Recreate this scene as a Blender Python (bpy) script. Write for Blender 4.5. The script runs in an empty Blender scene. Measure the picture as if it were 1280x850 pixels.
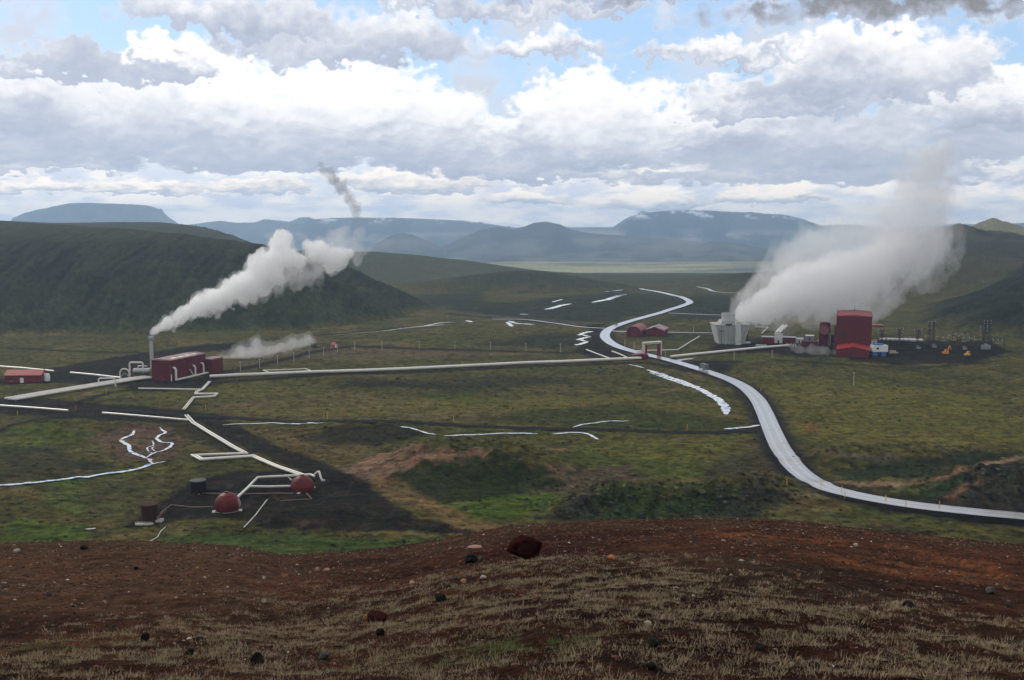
import bpy, math, random
import numpy as np

random.seed(7)
rng = np.random.default_rng(11)
scene = bpy.context.scene
C = scene.collection

# ------------------------------------------------------------------ camera
EYE = np.array((0.0, 0.0, 84.0))
PITCH = math.radians(6.42)
FPX = 35.0 / 36.0 * 1280.0          # focal length in photograph pixels
cam_data = bpy.data.cameras.new('camera')
cam_data.lens = 35.0
cam_data.sensor_width = 36.0
cam_data.clip_start = 0.1
cam_data.clip_end = 200000.0
cam = bpy.data.objects.new('camera', cam_data)
cam.location = EYE
cam.rotation_euler = (math.pi / 2 - PITCH, 0, 0)
C.objects.link(cam)
scene.camera = cam

# ------------------------------------------------------------------ render settings
scene.view_settings.view_transform = 'Standard'
scene.view_settings.look = 'None'
scene.view_settings.exposure = 0.12
scene.view_settings.gamma = 1.0
scene.view_settings.use_curve_mapping = False
cy = scene.cycles
cy.use_denoising = True
try:
    cy.denoiser = 'OPENIMAGEDENOISE'
    cy.denoising_input_passes = 'RGB_ALBEDO_NORMAL'
    cy.denoising_prefilter = 'FAST'
except Exception:
    pass
cy.max_bounces = 24
cy.diffuse_bounces = 3
cy.glossy_bounces = 3
cy.transmission_bounces = 4
cy.transparent_max_bounces = 8
cy.volume_bounces = 24
cy.volume_step_rate = 1.0
cy.volume_max_steps = 256
cy.sample_clamp_indirect = 6.0
cy.use_adaptive_sampling = True
cy.adaptive_threshold = 0.02

# ------------------------------------------------------------------ sun
SUN_EL, SUN_AZ = math.radians(37.0), math.radians(-42.0)     # azimuth measured from +Y towards +X
to_sun = np.array((math.sin(SUN_AZ) * math.cos(SUN_EL), math.cos(SUN_AZ) * math.cos(SUN_EL), math.sin(SUN_EL)))
sd = bpy.data.lights.new('sun', 'SUN')
sd.energy = 1.5
sd.angle = math.radians(10.0)
sd.color = (1.0, 0.93, 0.83)
sun = bpy.data.objects.new('sun', sd)
C.objects.link(sun)
import mathutils
sun.rotation_euler = mathutils.Vector(to_sun).to_track_quat('Z', 'Y').to_euler()


# ------------------------------------------------------------------ photograph pixel -> direction
def ray(px, py):
    dx, dy = (px - 640.0) / FPX, (425.0 - py) / FPX
    c, s = math.cos(PITCH), math.sin(PITCH)
    d = np.array((dx, c + dy * s, -s + dy * c))
    return d / np.linalg.norm(d)


def azel(px, py):
    d = ray(px, py)
    return math.degrees(math.atan2(d[0], d[1])), math.degrees(math.asin(d[2]))


# ------------------------------------------------------------------ node helper
class NT:
    def __init__(self, tree):
        self.t = tree
        self.n = tree.nodes
        self.n.clear()

    def node(self, kind, **kw):
        nd = self.n.new(kind)
        for k, v in kw.items():
            setattr(nd, k, v)
        return nd

    def link(self, a, b):
        self.t.links.new(a, b)

    def put(self, sock, v):
        if isinstance(v, bpy.types.NodeSocket):
            self.t.links.new(v, sock)
        elif v is not None:
            if sock.type == 'RGBA' and len(v) == 3:
                v = (*v, 1.0)
            sock.default_value = v

    def math(self, op, a, b=None, c=None, clamp=False):
        nd = self.node('ShaderNodeMath', operation=op, use_clamp=clamp)
        for i, v in enumerate((a, b, c)):
            if v is not None:
                self.put(nd.inputs[i], v)
        return nd.outputs[0]

    def vmath(self, op, a, b=None, out=0):
        nd = self.node('ShaderNodeVectorMath', operation=op)
        self.put(nd.inputs[0], a)
        if b is not None:
            self.put(nd.inputs[3 if op == 'SCALE' else 1], b)
        return nd.outputs[out]

    def mix(self, f, a, b, blend='MIX'):
        nd = self.node('ShaderNodeMix', data_type='RGBA', blend_type=blend)
        self.put(nd.inputs[0], f)
        self.put(nd.inputs[6], a)
        self.put(nd.inputs[7], b)
        return nd.outputs[2]

    def noise(self, vec, scale=1.0, detail=4.0, rough=0.5, dist=0.0, dim='3D', color=False):
        nd = self.node('ShaderNodeTexNoise', noise_dimensions=dim)
        if vec is not None:
            self.put(nd.inputs['Vector'], vec)
        nd.inputs['Scale'].default_value = scale
        nd.inputs['Detail'].default_value = detail
        nd.inputs['Roughness'].default_value = rough
        nd.inputs['Distortion'].default_value = dist
        return nd.outputs[1 if color else 0]

    def smooth(self, v, lo, hi, a=0.0, b=1.0):
        nd = self.node('ShaderNodeMapRange', interpolation_type='SMOOTHSTEP')
        self.put(nd.inputs[0], v)
        for i, q in enumerate((lo, hi, a, b)):
            self.put(nd.inputs[1 + i], q)
        return nd.outputs[0]

    def combine(self, x=0.0, y=0.0, z=0.0):
        nd = self.node('ShaderNodeCombineXYZ')
        for i, v in enumerate((x, y, z)):
            self.put(nd.inputs[i], v)
        return nd.outputs[0]

    def bump(self, h, strength=0.4, dist=0.1):
        nd = self.node('ShaderNodeBump')
        nd.inputs['Strength'].default_value = strength
        nd.inputs['Distance'].default_value = dist
        self.put(nd.inputs['Height'], h)
        return nd.outputs[0]


# ------------------------------------------------------------------ sky: daylight with broken cloud
world = bpy.data.worlds.new('World')
scene.world = world
world.use_nodes = True


# (px, base py, half width, height, brightness, edge softness), far to near
CUMULI = [
    (820, 256, 90, 16, .95, .6), (960, 250, 80, 14, .9, .6), (660, 252, 70, 16, .9, .6), (180, 240, 70, 12, .85, .6), (40, 236, 60, 12, .8, .6), (320, 238, 80, 16, .85, .6),
    (520, 232, 110, 24, .95, .5), (1000, 222, 300, 22, .2, .7), (700, 222, 110, 16, .45, .6), (806, 214, 32, 10, 1.0, .4),
    (50, 208, 120, 24, .75, .5), (320, 205, 150, 28, .5, .5), (620, 200, 150, 60, .85, .5), (510, 180, 120, 85, .9, .45),
    (1060, 192, 270, 50, .25, .45), (880, 172, 110, 55, .9, .48), (745, 178, 120, 95, 1.0, .42), (1000, 130, 150, 50, .8, .5),
    (1245, 135, 110, 60, 1.0, .48), (1085, 100, 160, 70, .72, .5), (420, 170, 150, 105, 1.05, .48), (270, 165, 170, 115, 1.05, .48),
    (70, 172, 190, 85, .55, .48), (-60, 150, 120, 50, .4, .55), (200, 88, 60, 36, 1.0, .42), (110, 92, 105, 34, .2, .5),
    (440, 62, 190, 55, .55, .7), (300, 30, 150, 40, .5, .7), (680, 66, 110, 26, .7, .8), (900, 70, 120, 20, .7, .8),
    (640, 14, 200, 22, .5, .7), (1130, 14, 300, 30, -.75, 1.0), (830, -4, 260, 18, -.4, 1.1)]


def build_sky():
    T = NT(world.node_tree)
    STR = 0.112
    sky = T.node('ShaderNodeTexSky', sky_type='NISHITA')
    sky.sun_disc = False
    sky.sun_elevation = SUN_EL
    sky.sun_rotation = SUN_AZ
    sky.altitude = 500.0
    sky.air_density = 1.0
    sky.dust_density = 0.6
    sky.ozone_density = 2.0
    tc = T.node('ShaderNodeTexCoord')
    d = T.vmath('NORMALIZE', tc.outputs['Generated'])
    sep = T.node('ShaderNodeSeparateXYZ')
    T.link(d, sep.inputs[0])
    az = T.math('MULTIPLY', T.math('ARCTAN2', sep.outputs[0], sep.outputs[1]), 57.29578)
    el = T.math('MULTIPLY', T.math('ARCSINE', sep.outputs[2]), 57.29578)
    el = T.math('MAXIMUM', el, -2.0)
    P = T.combine(az, el, 0.0)
    # cloud texture space: cells get flatter towards the horizon, as real layers do
    elc = T.math('MULTIPLY', T.math('LOGARITHM', T.math('ADD', T.math('MULTIPLY', T.math('MAXIMUM', el, -1.5), 0.42), 1.7), 2.718), 5.6)
    Q = T.combine(T.math('MULTIPLY', az, 0.34), elc, 0.0)

    def centred(v):
        return T.vmath('SUBTRACT', v, (0.5, 0.5, 0.5))
    wv = centred(T.noise(Q, 0.9, 3, 0.5, color=True))
    wf = centred(T.noise(Q, 3.2, 4, 0.55, color=True))
    size = T.smooth(el, 0.5, 8.0, 0.35, 1.0)              # cells shrink with distance
    warp = T.vmath('ADD', T.vmath('MULTIPLY', wv, (6.0, 2.6, 0.0)), T.vmath('MULTIPLY', wf, (3.4, 2.6, 0.0)))
    Pw = T.vmath('ADD', P, T.vmath('SCALE', warp, size))
    Qw = T.vmath('ADD', Q, T.vmath('ADD', T.vmath('SCALE', wv, 0.5), T.vmath('SCALE', wf, 0.12)))
    n1 = T.noise(Qw, 0.75, 5, 0.52)
    nm = T.noise(Qw, 1.6, 6, 0.56)

    def fold(vec, scale, detail):
        v = T.noise(vec, scale, detail, 0.5)
        return T.math('ABSOLUTE', T.math('MULTIPLY', T.math('SUBTRACT', v, 0.5), 2.0))
    nb = fold(Qw, 2.0, 3.0)
    nbu = fold(T.vmath('ADD', Qw, (-0.06, 0.16, 0.0)), 2.0, 3.0)
    relief = T.math('MULTIPLY', T.math('SUBTRACT', nbu, nb), 0.28)
    relief = T.math('ADD', relief, T.math('MULTIPLY', T.math('SUBTRACT', n1, 0.5), 0.8))
    edge = T.math('ADD', T.math('MULTIPLY', T.math('SUBTRACT', nm, 0.5), 1.35), T.math('MULTIPLY', T.math('SUBTRACT', 0.22, nb), 0.7))

    # one cumulus heap: flat grey base, rounded bright head; heaps nearer the camera cover those behind
    G = bpy.data.node_groups.new('cumulus', 'ShaderNodeTree')
    for nm_, ty, io in (('Under', 'NodeSocketFloat', 'INPUT'), ('Mask', 'NodeSocketFloat', 'INPUT'), ('Point', 'NodeSocketVector', 'INPUT'), ('Centre', 'NodeSocketVector', 'INPUT'),
                        ('Inverse Size', 'NodeSocketVector', 'INPUT'), ('Edge', 'NodeSocketFloat', 'INPUT'), ('Bright', 'NodeSocketFloat', 'INPUT'), ('Soft', 'NodeSocketFloat', 'INPUT'),
                        ('Light', 'NodeSocketFloat', 'OUTPUT'), ('Covered', 'NodeSocketFloat', 'OUTPUT')):
        G.interface.new_socket(name=nm_, in_out=io, socket_type=ty)
    g = NT(G)
    gi, go = g.node('NodeGroupInput'), g.node('NodeGroupOutput')
    I = {k.name: k for k in gi.outputs if k.name}
    v = g.vmath('MULTIPLY', g.vmath('SUBTRACT', I['Point'], I['Centre']), I['Inverse Size'])
    sp = g.node('ShaderNodeSeparateXYZ')
    g.link(v, sp.inputs[0])
    w = sp.outputs[1]
    q = g.vmath('DOT_PRODUCT', v, v, out=1)
    wl = g.math('MINIMUM', w, 0.0)
    q = g.math('MULTIPLY_ADD', g.math('MULTIPLY', wl, wl), 5.0, q)
    s_ = g.math('SUBTRACT', I['Edge'], q)
    alpha = g.smooth(s_, 0.0, I['Soft'])
    b = g.math('MULTIPLY', g.math('MULTIPLY_ADD', w, 1.15, 0.36), I['Bright'])
    d_ = g.math('SUBTRACT', b, I['Under'])
    g.link(g.math('MULTIPLY_ADD', alpha, d_, I['Under']), go.inputs[0])
    g.link(g.math('MAXIMUM', alpha, I['Mask']), go.inputs[1])

    # behind everything: blue with high thin cloud
    blue = T.mix(0.6, sky.outputs[0], T.mix(T.smooth(el, 0.5, 11.0), (6.9, 8.0, 9.3), (4.6, 6.7, 9.4)))
    f = T.math('ADD', T.math('MULTIPLY', T.math('SUBTRACT', n1, 0.5), 2.2), T.math('MULTIPLY', edge, 0.25))
    overhead = T.smooth(el, 13.0, 22.0)
    side = T.smooth(T.math('ABSOLUTE', az), 29.0, 40.0)
    more = T.math('MULTIPLY', T.math('MAXIMUM', overhead, side), 0.55)
    cover = T.smooth(T.math('ADD', f, more), -0.10, 0.42)
    veil = T.mix(T.smooth(T.math('ADD', n1, T.math('MULTIPLY', relief, 0.5)), 0.35, 0.75), T.mix(overhead, (7.6, 7.8, 8.4), (7.4, 7.1, 6.7)), T.mix(overhead, (6.0, 6.2, 6.8), (5.3, 5.1, 4.9)))
    sky_c = T.mix(T.math('MULTIPLY', cover, 0.9), blue, veil)
    st = T.noise(T.vmath('ADD', T.vmath('MULTIPLY', Qw, (1.0, 1.25, 1.0)), (3.0, 1.0, 4.0)), 1.15, 6, 0.56)
    low = T.smooth(el, 4.6, 2.2)
    layer = T.mix(T.smooth(st, 0.36, 0.62), (7.0, 7.2, 8.3), (12.6, 11.2, 9.6))
    sky_c = T.mix(T.math('MULTIPLY', low, 0.85), sky_c, layer)
    edge1 = T.math('ADD', edge, 1.0)
    B, M = 0.5, 0.0
    for (px, py, hw, hh, br, soft) in CUMULI:
        a0, e0 = azel(px, py)
        n = T.node('ShaderNodeGroup')
        n.node_tree = G
        k = FPX / 57.3
        for nm_, val in (('Under', B), ('Mask', M), ('Point', Pw), ('Centre', (a0, e0, 0)), ('Inverse Size', (k / hw, k / hh, 0)), ('Edge', edge1), ('Bright', br), ('Soft', soft)):
            T.put(n.inputs[nm_], val)
        B, M = n.outputs
    b = T.math('ADD', B, relief)
    k = T.smooth(b, -0.10, 1.0)
    grey = T.mix(T.smooth(b, -0.65, 0.05), (2.3, 2.25, 2.3), (4.3, 4.7, 5.7))
    white = T.mix(low, (9.6, 9.45, 9.3), (12.2, 10.8, 9.2))
    col = T.mix(M, sky_c, T.mix(k, grey, white))
    bg = T.node('ShaderNodeBackground')
    bg.inputs['Strength'].default_value = STR
    T.link(col, bg.inputs['Color'])
    out = T.node('ShaderNodeOutputWorld')
    T.link(bg.outputs[0], out.inputs['Surface'])


build_sky()
world.cycles.sample_map_resolution = 1024


# ------------------------------------------------------------------ noise on arrays
def _hash(ix, iy, seed):
    h = (ix.astype(np.int64) * 374761393 + iy.astype(np.int64) * 668265263 + seed * 982451653) & 0xFFFFFFFF
    h = ((h ^ (h >> 13)) * 1274126177) & 0xFFFFFFFF
    h = (h ^ (h >> 16)) & 0xFFFFFFFF
    return h


def perlin(x, y, seed=0):
    xi, yi = np.floor(x), np.floor(y)
    fx, fy = x - xi, y - yi
    ix, iy = xi.astype(np.int64), yi.astype(np.int64)
    u = fx * fx * fx * (fx * (fx * 6 - 15) + 10)
    v = fy * fy * fy * (fy * (fy * 6 - 15) + 10)

    def g(dx, dy):
        a = _hash(ix + dx, iy + dy, seed) * (2 * math.pi / 4294967296.0)
        return np.cos(a) * (fx - dx) + np.sin(a) * (fy - dy)
    n0 = g(0, 0) * (1 - u) + g(1, 0) * u
    n1 = g(0, 1) * (1 - u) + g(1, 1) * u
    return (n0 * (1 - v) + n1 * v) * 1.5


def fbm(x, y, seed=0, octv=4, gain=0.5, lac=2.03):
    x, y = np.asarray(x, float), np.asarray(y, float)
    s, a, tot = 0.0, 1.0, 0.0
    for o in range(octv):
        s = s + a * perlin(x + 17.3 * o, y - 9.1 * o, seed + o)
        tot += a
        a *= gain
        x, y = x * lac, y * lac
    return s / tot


def ridged(x, y, seed=0, octv=4):
    s, a, tot = 0.0, 1.0, 0.0
    for o in range(octv):
        s = s + a * (1 - np.abs(perlin(x + 3.7 * o, y + 5.9 * o, seed + o)))
        tot += a
        a *= 0.5
        x, y = x * 2.07, y * 2.07
    return s / tot


def sstep(a, b, x):
    t = np.clip((x - a) / (b - a), 0, 1)
    return t * t * (3 - 2 * t)


def seg_dist(x, y, pts, closed=False):
    d = np.full(np.shape(x), 1e12)
    n = len(pts)
    for i in range(n if closed else n - 1):
        (ax, ay), (bx, by) = pts[i], pts[(i + 1) % n]
        vx, vy = bx - ax, by - ay
        L = vx * vx + vy * vy + 1e-12
        t = np.clip(((x - ax) * vx + (y - ay) * vy) / L, 0, 1)
        d = np.minimum(d, (x - ax - t * vx) ** 2 + (y - ay - t * vy) ** 2)
    return np.sqrt(d)


def poly_sd(x, y, pts):
    """signed distance, positive inside"""
    ins = np.zeros(np.shape(x), bool)
    n = len(pts)
    for i in range(n):
        (ax, ay), (bx, by) = pts[i], pts[(i + 1) % n]
        if ay == by:
            continue
        c = ((ay > y) != (by > y)) & (x < (bx - ax) * (y - ay) / (by - ay) + ax)
        ins ^= c
    d = seg_dist(x, y, pts, True)
    return np.where(ins, d, -d)


# ------------------------------------------------------------------ terrain height
CREST = [(-400, 700), (0, 689), (180, 687), (300, 691), (350, 700), (430, 697), (500, 690), (580, 675), (640, 664), (720, 659), (820, 656), (920, 657),
         (1000, 662), (1100, 673), (1200, 684), (1280, 690), (1500, 705)]
_ca, _cs = [], []
for _px, _py in CREST:
    _d = ray(_px, _py)
    _ca.append(math.atan2(_d[0], _d[1]))
    _cs.append(-_d[2] / math.hypot(_d[0], _d[1]) - 1.7 / 38.0 - 0.006)

MESA = [(-4000, 500), (-1200, 640), (-398, 774), (-278, 786), (-161, 836), (-105, 933), (-78, 1045), (-110, 1160), (-260, 1330), (-420, 1700), (-600, 2600), (-3000, 3200)]
RIGHT = [(368, 905), (360, 823), (385, 746), (450, 620), (900, 420), (2200, 500), (2500, 1500), (760, 1400), (545, 1150), (430, 1040)]


def bump_at(x, y, cx, cy_, rx, ry, h, rot=0.0, p=1.0):
    c, s = math.cos(rot), math.sin(rot)
    u = ((x - cx) * c + (y - cy_) * s) / rx
    v = (-(x - cx) * s + (y - cy_) * c) / ry
    return h * np.exp(-((u * u + v * v) ** p))


def cone_at(x, y, cx, cy_, rx, ry, h, soft=0.15, rot=0.0):
    c, s = math.cos(rot), math.sin(rot)
    u = ((x - cx) * c + (y - cy_) * s) / rx
    v = (-(x - cx) * s + (y - cy_) * c) / ry
    q = np.sqrt(u * u + v * v + soft * soft) - soft
    return h * np.clip(1 - q, 0, 1) ** 1.15


def height(x, y):
    x, y = np.asarray(x, float), np.asarray(y, float)
    r = np.hypot(x, y)
    a = np.arctan2(x, y)
    v = -100.0 * sstep(1500, 4300, r) - 60 * sstep(5000, 12000, r)
    v = v + 1.3 * fbm(x / 150, y / 150, 3, 3) * sstep(150, 450, r) + 14 * fbm(x / 900, y / 900, 5, 4) * sstep(1300, 3500, r)
    near = sstep(520, 380, r)
    v = v + near * (0.8 * fbm(x / 28, y / 28, 8, 4) + .45 * fbm(x / 7.5, y / 7.5, 9, 4)) + .35 * fbm(x / 11, y / 11, 10, 3) * sstep(900, 600, r)
    # left mesa
    sd_ = poly_sd(x, y, MESA)
    m = sd_ > -5
    q = np.maximum(sd_ + 16 * fbm(x / 130, y / 130, 21, 3), 0)
    gul = .45 * ridged(x / 34, y / 200, 23, 3) + .55 * ridged(x / 13, y / 110, 24, 3)
    prof = 84 * np.tanh(q / 160.0) + 52 * sstep(170, 900, q)
    v = v + np.where(m, prof - 11 * (1 - gul) * sstep(5, 60, q) * sstep(320, 120, q), 0)
    # right hillside
    sr = poly_sd(x, y, RIGHT)
    q = np.maximum(sr + 22 * fbm(x / 140, y / 140, 31, 3), 0)
    v = v + np.where(sr > -25, 135 * (1 - np.exp(-(q / 230.0) ** 1.15)) - 14 * (1 - ridged(x / 70, y / 90, 33, 4)) * sstep(10, 100, q), 0)
    # hills farther up the valley
    cr_ = 1 + .30 * fbm(x / 90, y / 130, 41, 5)
    v = v + (cone_at(x, y, 758, 1720, 185, 420, 62, .08) + cone_at(x, y, 905, 1700, 280, 380, 42, .2) + bump_at(x, y, 575, 1330, 105, 170, 25) + bump_at(x, y, 700, 1300, 130, 190, 34) + bump_at(x, y, 640, 1650, 120, 250, 16)) * cr_
    v = v + cone_at(x, y, 1157, 2420, 290, 420, 108, .08) * (1 + .2 * fbm(x / 120, y / 140, 42, 5)) + bump_at(x, y, 1330, 2300, 330, 400, 45)
    v = v + bump_at(x, y, -440, 1950, 350, 260, 46, .05, 1.3) * (1 + .1 * fbm(x / 150, y / 150, 43, 4)) + bump_at(x, y, -110, 1900, 180, 180, 11)
    v = v + cone_at(x, y, 25, 1390, 135, 90, 23, .3) + bump_at(x, y, -110, 1380, 110, 60, 8)
    v = v + cone_at(x, y, 340, 1560, 100, 110, 13, .2) + cone_at(x, y, 425, 1500, 90, 90, 17, .2)
    # dark lava swell beyond the barns
    v = v + bump_at(x, y, 120, 1130, 120, 90, 5)
    # near mounds
    rough = fbm(x / 7.0, y / 7.0, 51, 4)
    mm = bump_at(x, y, -18, 352, 24, 22, 6.6, -.2, 1.6) + bump_at(x, y, 7, 340, 18, 16, 4.8, .2, 1.5) + bump_at(x, y, -35, 342, 16, 20, 2.6)
    mm = mm + bump_at(x, y, -60, 412, 34, 18, 3.0, 0, 1.2)
    v = v + mm * (1 + .30 * rough) + .8 * (ridged(x / 7, y / 7, 54, 4) - .55) * np.clip(mm / 2.5, 0, 1)
    cr = bump_at(x, y, 27, 290, 13, 11, 5.5, 0, 1.2) + bump_at(x, y, 52, 298, 26, 11, 4.5, .15, 1.2) + bump_at(x, y, 78, 310, 16, 9, 4.5, .3, 1.2)
    v = v + cr * (1 + .8 * rough) + 1.5 * (ridged(x / 6.5, y / 6.5, 53, 4) - .55) * np.clip(cr / 2.5, 0, 1)
    rm = bump_at(x, y, 142, 362, 36, 12, 3.4, .05, 1.3) + bump_at(x, y, 120, 350, 18, 9, 3.0) + bump_at(x, y, 163, 306, 30, 20, 8.0, .1, 1.2) + bump_at(x, y, 130, 316, 20, 11, 3.5)
    v = v + rm * (1 + .5 * rough) + 1.2 * (ridged(x / 7, y / 7, 55, 4) - .55) * np.clip(rm / 2.5, 0, 1)
    v = v + bump_at(x, y, -185, 410, 40, 16, 3.5) * (1 + .4 * rough) + bump_at(x, y, -175, 330, 30, 18, 3.0)
    v = v + bump_at(x, y, -45, 283, 45, 10, 2.0) * (1 + .5 * rough)
    # foreground brow of the hill on which the camera stands
    s = np.interp(a, _ca, _cs)
    drop = 1.7 + s * r + .55 * np.maximum(r - 38, 0) * sstep(36, 60, r)
    f = 84 - drop + (.16 * fbm(x / 3.2, y / 3.2, 61, 4) + .35 * fbm(x / 14, y / 14, 63, 2)) * sstep(1.5, 8, r) * (1 - sstep(28, 36, r) * .6)
    f = f + .055 * fbm(x / .55, y / .55, 65, 3) + .022 * fbm(x / .14, y / .14, 66, 2) * sstep(30, 15, r)
    k = 5.0
    h = np.maximum(f - v, 0)
    return v + np.where(f > v, f - v, 0)


# polar sheet: fine where the photograph looks, coarse behind
ang = np.radians(np.concatenate([np.arange(-180, -50, 5.0), np.arange(-50, -33, .8), np.arange(-33, 33, .075), np.arange(33, 50, .8), np.arange(50, 180.1, 5.0)]))


def inv_rows(r0, r1, px):
    n = max(2, int(abs(84 * 1244 / r0 - 84 * 1244 / r1) / px))
    return 1.0 / np.linspace(1 / r0, 1 / r1, n, endpoint=False)


def geo_rows(r0, r1, n):
    return np.geomspace(r0, r1, n, endpoint=False)


radii = np.concatenate([geo_rows(.8, 7, 14), geo_rows(7, 42, 260), geo_rows(42, 245, 30), inv_rows(245, 700, 1.0), np.arange(700, 1300, 5.0),
                        np.arange(1300, 2600, 16.0), geo_rows(2600, 6000, 60), geo_rows(6000, 12200, 20), [12200.0]])
A, Rr = np.meshgrid(ang, radii)
GX, GY = Rr * np.sin(A), Rr * np.cos(A)
GZ = height(GX, GY)
NR, NA = GZ.shape


def ground(x, y):
    """height of the terrain sheet itself at x, y"""
    x, y = np.asarray(x, float), np.asarray(y, float)
    r = np.clip(np.hypot(x, y), radii[0], radii[-1] - 1e-6)
    a = np.arctan2(x, y)
    i = np.clip(np.searchsorted(radii, r) - 1, 0, NR - 2)
    j = np.clip(np.searchsorted(ang, a) - 1, 0, NA - 2)
    t = (r - radii[i]) / (radii[i + 1] - radii[i])
    u = (a - ang[j]) / (ang[j + 1] - ang[j])
    return (GZ[i, j] * (1 - t) * (1 - u) + GZ[i + 1, j] * t * (1 - u) + GZ[i, j + 1] * (1 - t) * u + GZ[i + 1, j + 1] * t * u)


_T = np.concatenate([np.linspace(5, 60, 250), 1.0 / np.linspace(1 / 60.0, 1 / 9000.0, 2500)])


def at(px, py, near=200.0):
    """where a line of sight meets the terrain sheet, no nearer than NEAR"""
    d = ray(px, py)
    t = _T[_T > near]
    p = EYE + t[:, None] * d
    e = p[:, 2] - ground(p[:, 0], p[:, 1])
    k = np.argmax(e < 0)
    if e[k] >= 0:
        return EYE + 3000 * d
    lo, hi = t[max(k - 1, 0)], t[k]
    for _ in range(24):
        m = .5 * (lo + hi)
        q = EYE + m * d
        if q[2] - float(ground(q[0], q[1])) < 0:
            hi = m
        else:
            lo = m
    q = EYE + hi * d
    q[2] = float(ground(q[0], q[1]))
    return q


def xy(pts, near=200.0):
    return [tuple(at(a, b, near)[:2]) for a, b in pts]


# ------------------------------------------------------------------ materials
def new_mat(name):
    m = bpy.data.materials.new(name)
    m.use_nodes = True
    return m, NT(m.node_tree)


def surface(name, col, rough=.7, var=.12, scale=1.5, bump=.15, bscale=None, metal=0.0, coat=0.0, spec=.5, col2=None, streak=None):
    """plain weathered surface: colour broken up by two scales of noise, slight relief"""
    m, T = new_mat(name)
    tc = T.node('ShaderNodeTexCoord')
    v = tc.outputs['Object']
    if streak:
        v = T.vmath('MULTIPLY', v, streak)
    n = T.noise(v, scale, 5, .6)
    n2 = T.noise(v, scale * 6.3, 3, .6)
    k = T.math('ADD', T.math('MULTIPLY', T.math('SUBTRACT', n, .5), 2.2 * var), T.math('MULTIPLY', T.math('SUBTRACT', n2, .5), 1.2 * var))
    k = T.math('ADD', k, 1.0)
    base = col if col2 is None else T.mix(T.smooth(n, .42, .62), col, col2)
    c = T.mix(1.0, base, T.combine(k, k, k), 'MULTIPLY')
    p = T.node('ShaderNodeBsdfPrincipled')
    T.put(p.inputs['Base Color'], c)
    p.inputs['Roughness'].default_value = rough
    p.inputs['Metallic'].default_value = metal
    p.inputs['Coat Weight'].default_value = coat
    p.inputs['Specular IOR Level'].default_value = spec
    if bump:
        T.link(T.bump(T.noise(v, bscale or scale * 4, 4, .6), bump, .08), p.inputs['Normal'])
    o = T.node('ShaderNodeOutputMaterial')
    T.link(p.outputs[0], o.inputs['Surface'])
    return m


def ground_material():
    m, T = new_mat('ground_soil')
    at_ = T.node('ShaderNodeAttribute', attribute_name='soil')
    g = T.node('ShaderNodeNewGeometry')
    P = g.outputs['Position']
    r = T.vmath('LENGTH', P, out=1)
    fine = T.smooth(r, 230.0, 80.0)          # finest grain only matters on the near brow
    n_big = T.noise(P, .045, 5, .6)
    n_mid = T.noise(P, .33, 6, .72)
    n_fin = T.noise(P, 7.0, 6, .7)
    n_gr = T.noise(P, 38.0, 3, .7)
    k = T.math('MULTIPLY_ADD', T.math('SUBTRACT', n_big, .5), 1.0, 1.0)
    k = T.math('MULTIPLY', k, T.math('MULTIPLY_ADD', T.math('SUBTRACT', n_mid, .5), 2.6, 1.0))
    kf = T.math('MULTIPLY', T.math('MULTIPLY_ADD', T.math('SUBTRACT', n_fin, .5), 1.5, 1.0), T.math('MULTIPLY_ADD', T.math('SUBTRACT', n_gr, .5), 1.6, 1.0))
    k = T.math('MULTIPLY', k, T.math('MULTIPLY_ADD', T.math('SUBTRACT', kf, 1.0), fine, 1.0))
    k = T.math('MAXIMUM', k, .15)
    c = T.mix(1.0, at_.outputs['Color'], T.combine(k, k, k), 'MULTIPLY')
    # tint drift between warm and cool
    tn = T.noise(P, .11, 4, .6)
    tint = T.mix(T.smooth(tn, .35, .65), (1.12, .98, .84), (.95, 1.03, .96))
    c = T.mix(1.0, c, tint, 'MULTIPLY')
    p = T.node('ShaderNodeBsdfPrincipled')
    T.put(p.inputs['Base Color'], c)
    p.inputs['Roughness'].default_value = .95
    p.inputs['Specular IOR Level'].default_value = .03
    h = T.math('ADD', T.math('MULTIPLY', n_mid, 2.2), T.math('MULTIPLY', T.math('MULTIPLY_ADD', n_gr, .35, n_fin), T.math('MULTIPLY', fine, .10)))
    T.link(T.bump(h, .9, .8), p.inputs['Normal'])
    o = T.node('ShaderNodeOutputMaterial')
    T.link(p.outputs[0], o.inputs['Surface'])
    return m


# ------------------------------------------------------------------ mesh plumbing
def mesh_np(name, verts, faces, mat=None, smooth=False):
    """verts (n,3), faces (m,k) arrays"""
    me = bpy.data.meshes.new(name)
    verts = np.ascontiguousarray(verts, dtype=np.float32)
    faces = np.ascontiguousarray(faces, dtype=np.int32)
    me.vertices.add(len(verts))
    me.vertices.foreach_set('co', verts.ravel())
    k = faces.shape[1]
    me.loops.add(faces.size)
    me.loops.foreach_set('vertex_index', faces.ravel())
    me.polygons.add(len(faces))
    me.polygons.foreach_set('loop_start', np.arange(0, faces.size, k, dtype=np.int32))
    me.update(calc_edges=True)
    if smooth:
        me.polygons.foreach_set('use_smooth', np.ones(len(faces), bool))
    if mat:
        me.materials.append(mat)
    return me


def add(name, me, parent=None, kind=None, label=None, cat=None, group=None, loc=None):
    o = bpy.data.objects.new(name, me)
    C.objects.link(o)
    if parent is not None:
        o.parent = parent
    if loc is not None:
        o.location = loc
    for k, v in (('kind', kind), ('label', label), ('category', cat), ('group', group)):
        if v:
            o[k] = v
    return o


# ------------------------------------------------------------------ ground colours: plants and soils, with some sun and shade painted in
def lerp3(c, col, w):
    return c * (1 - w[..., None]) + np.asarray(col) * w[..., None]


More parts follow.
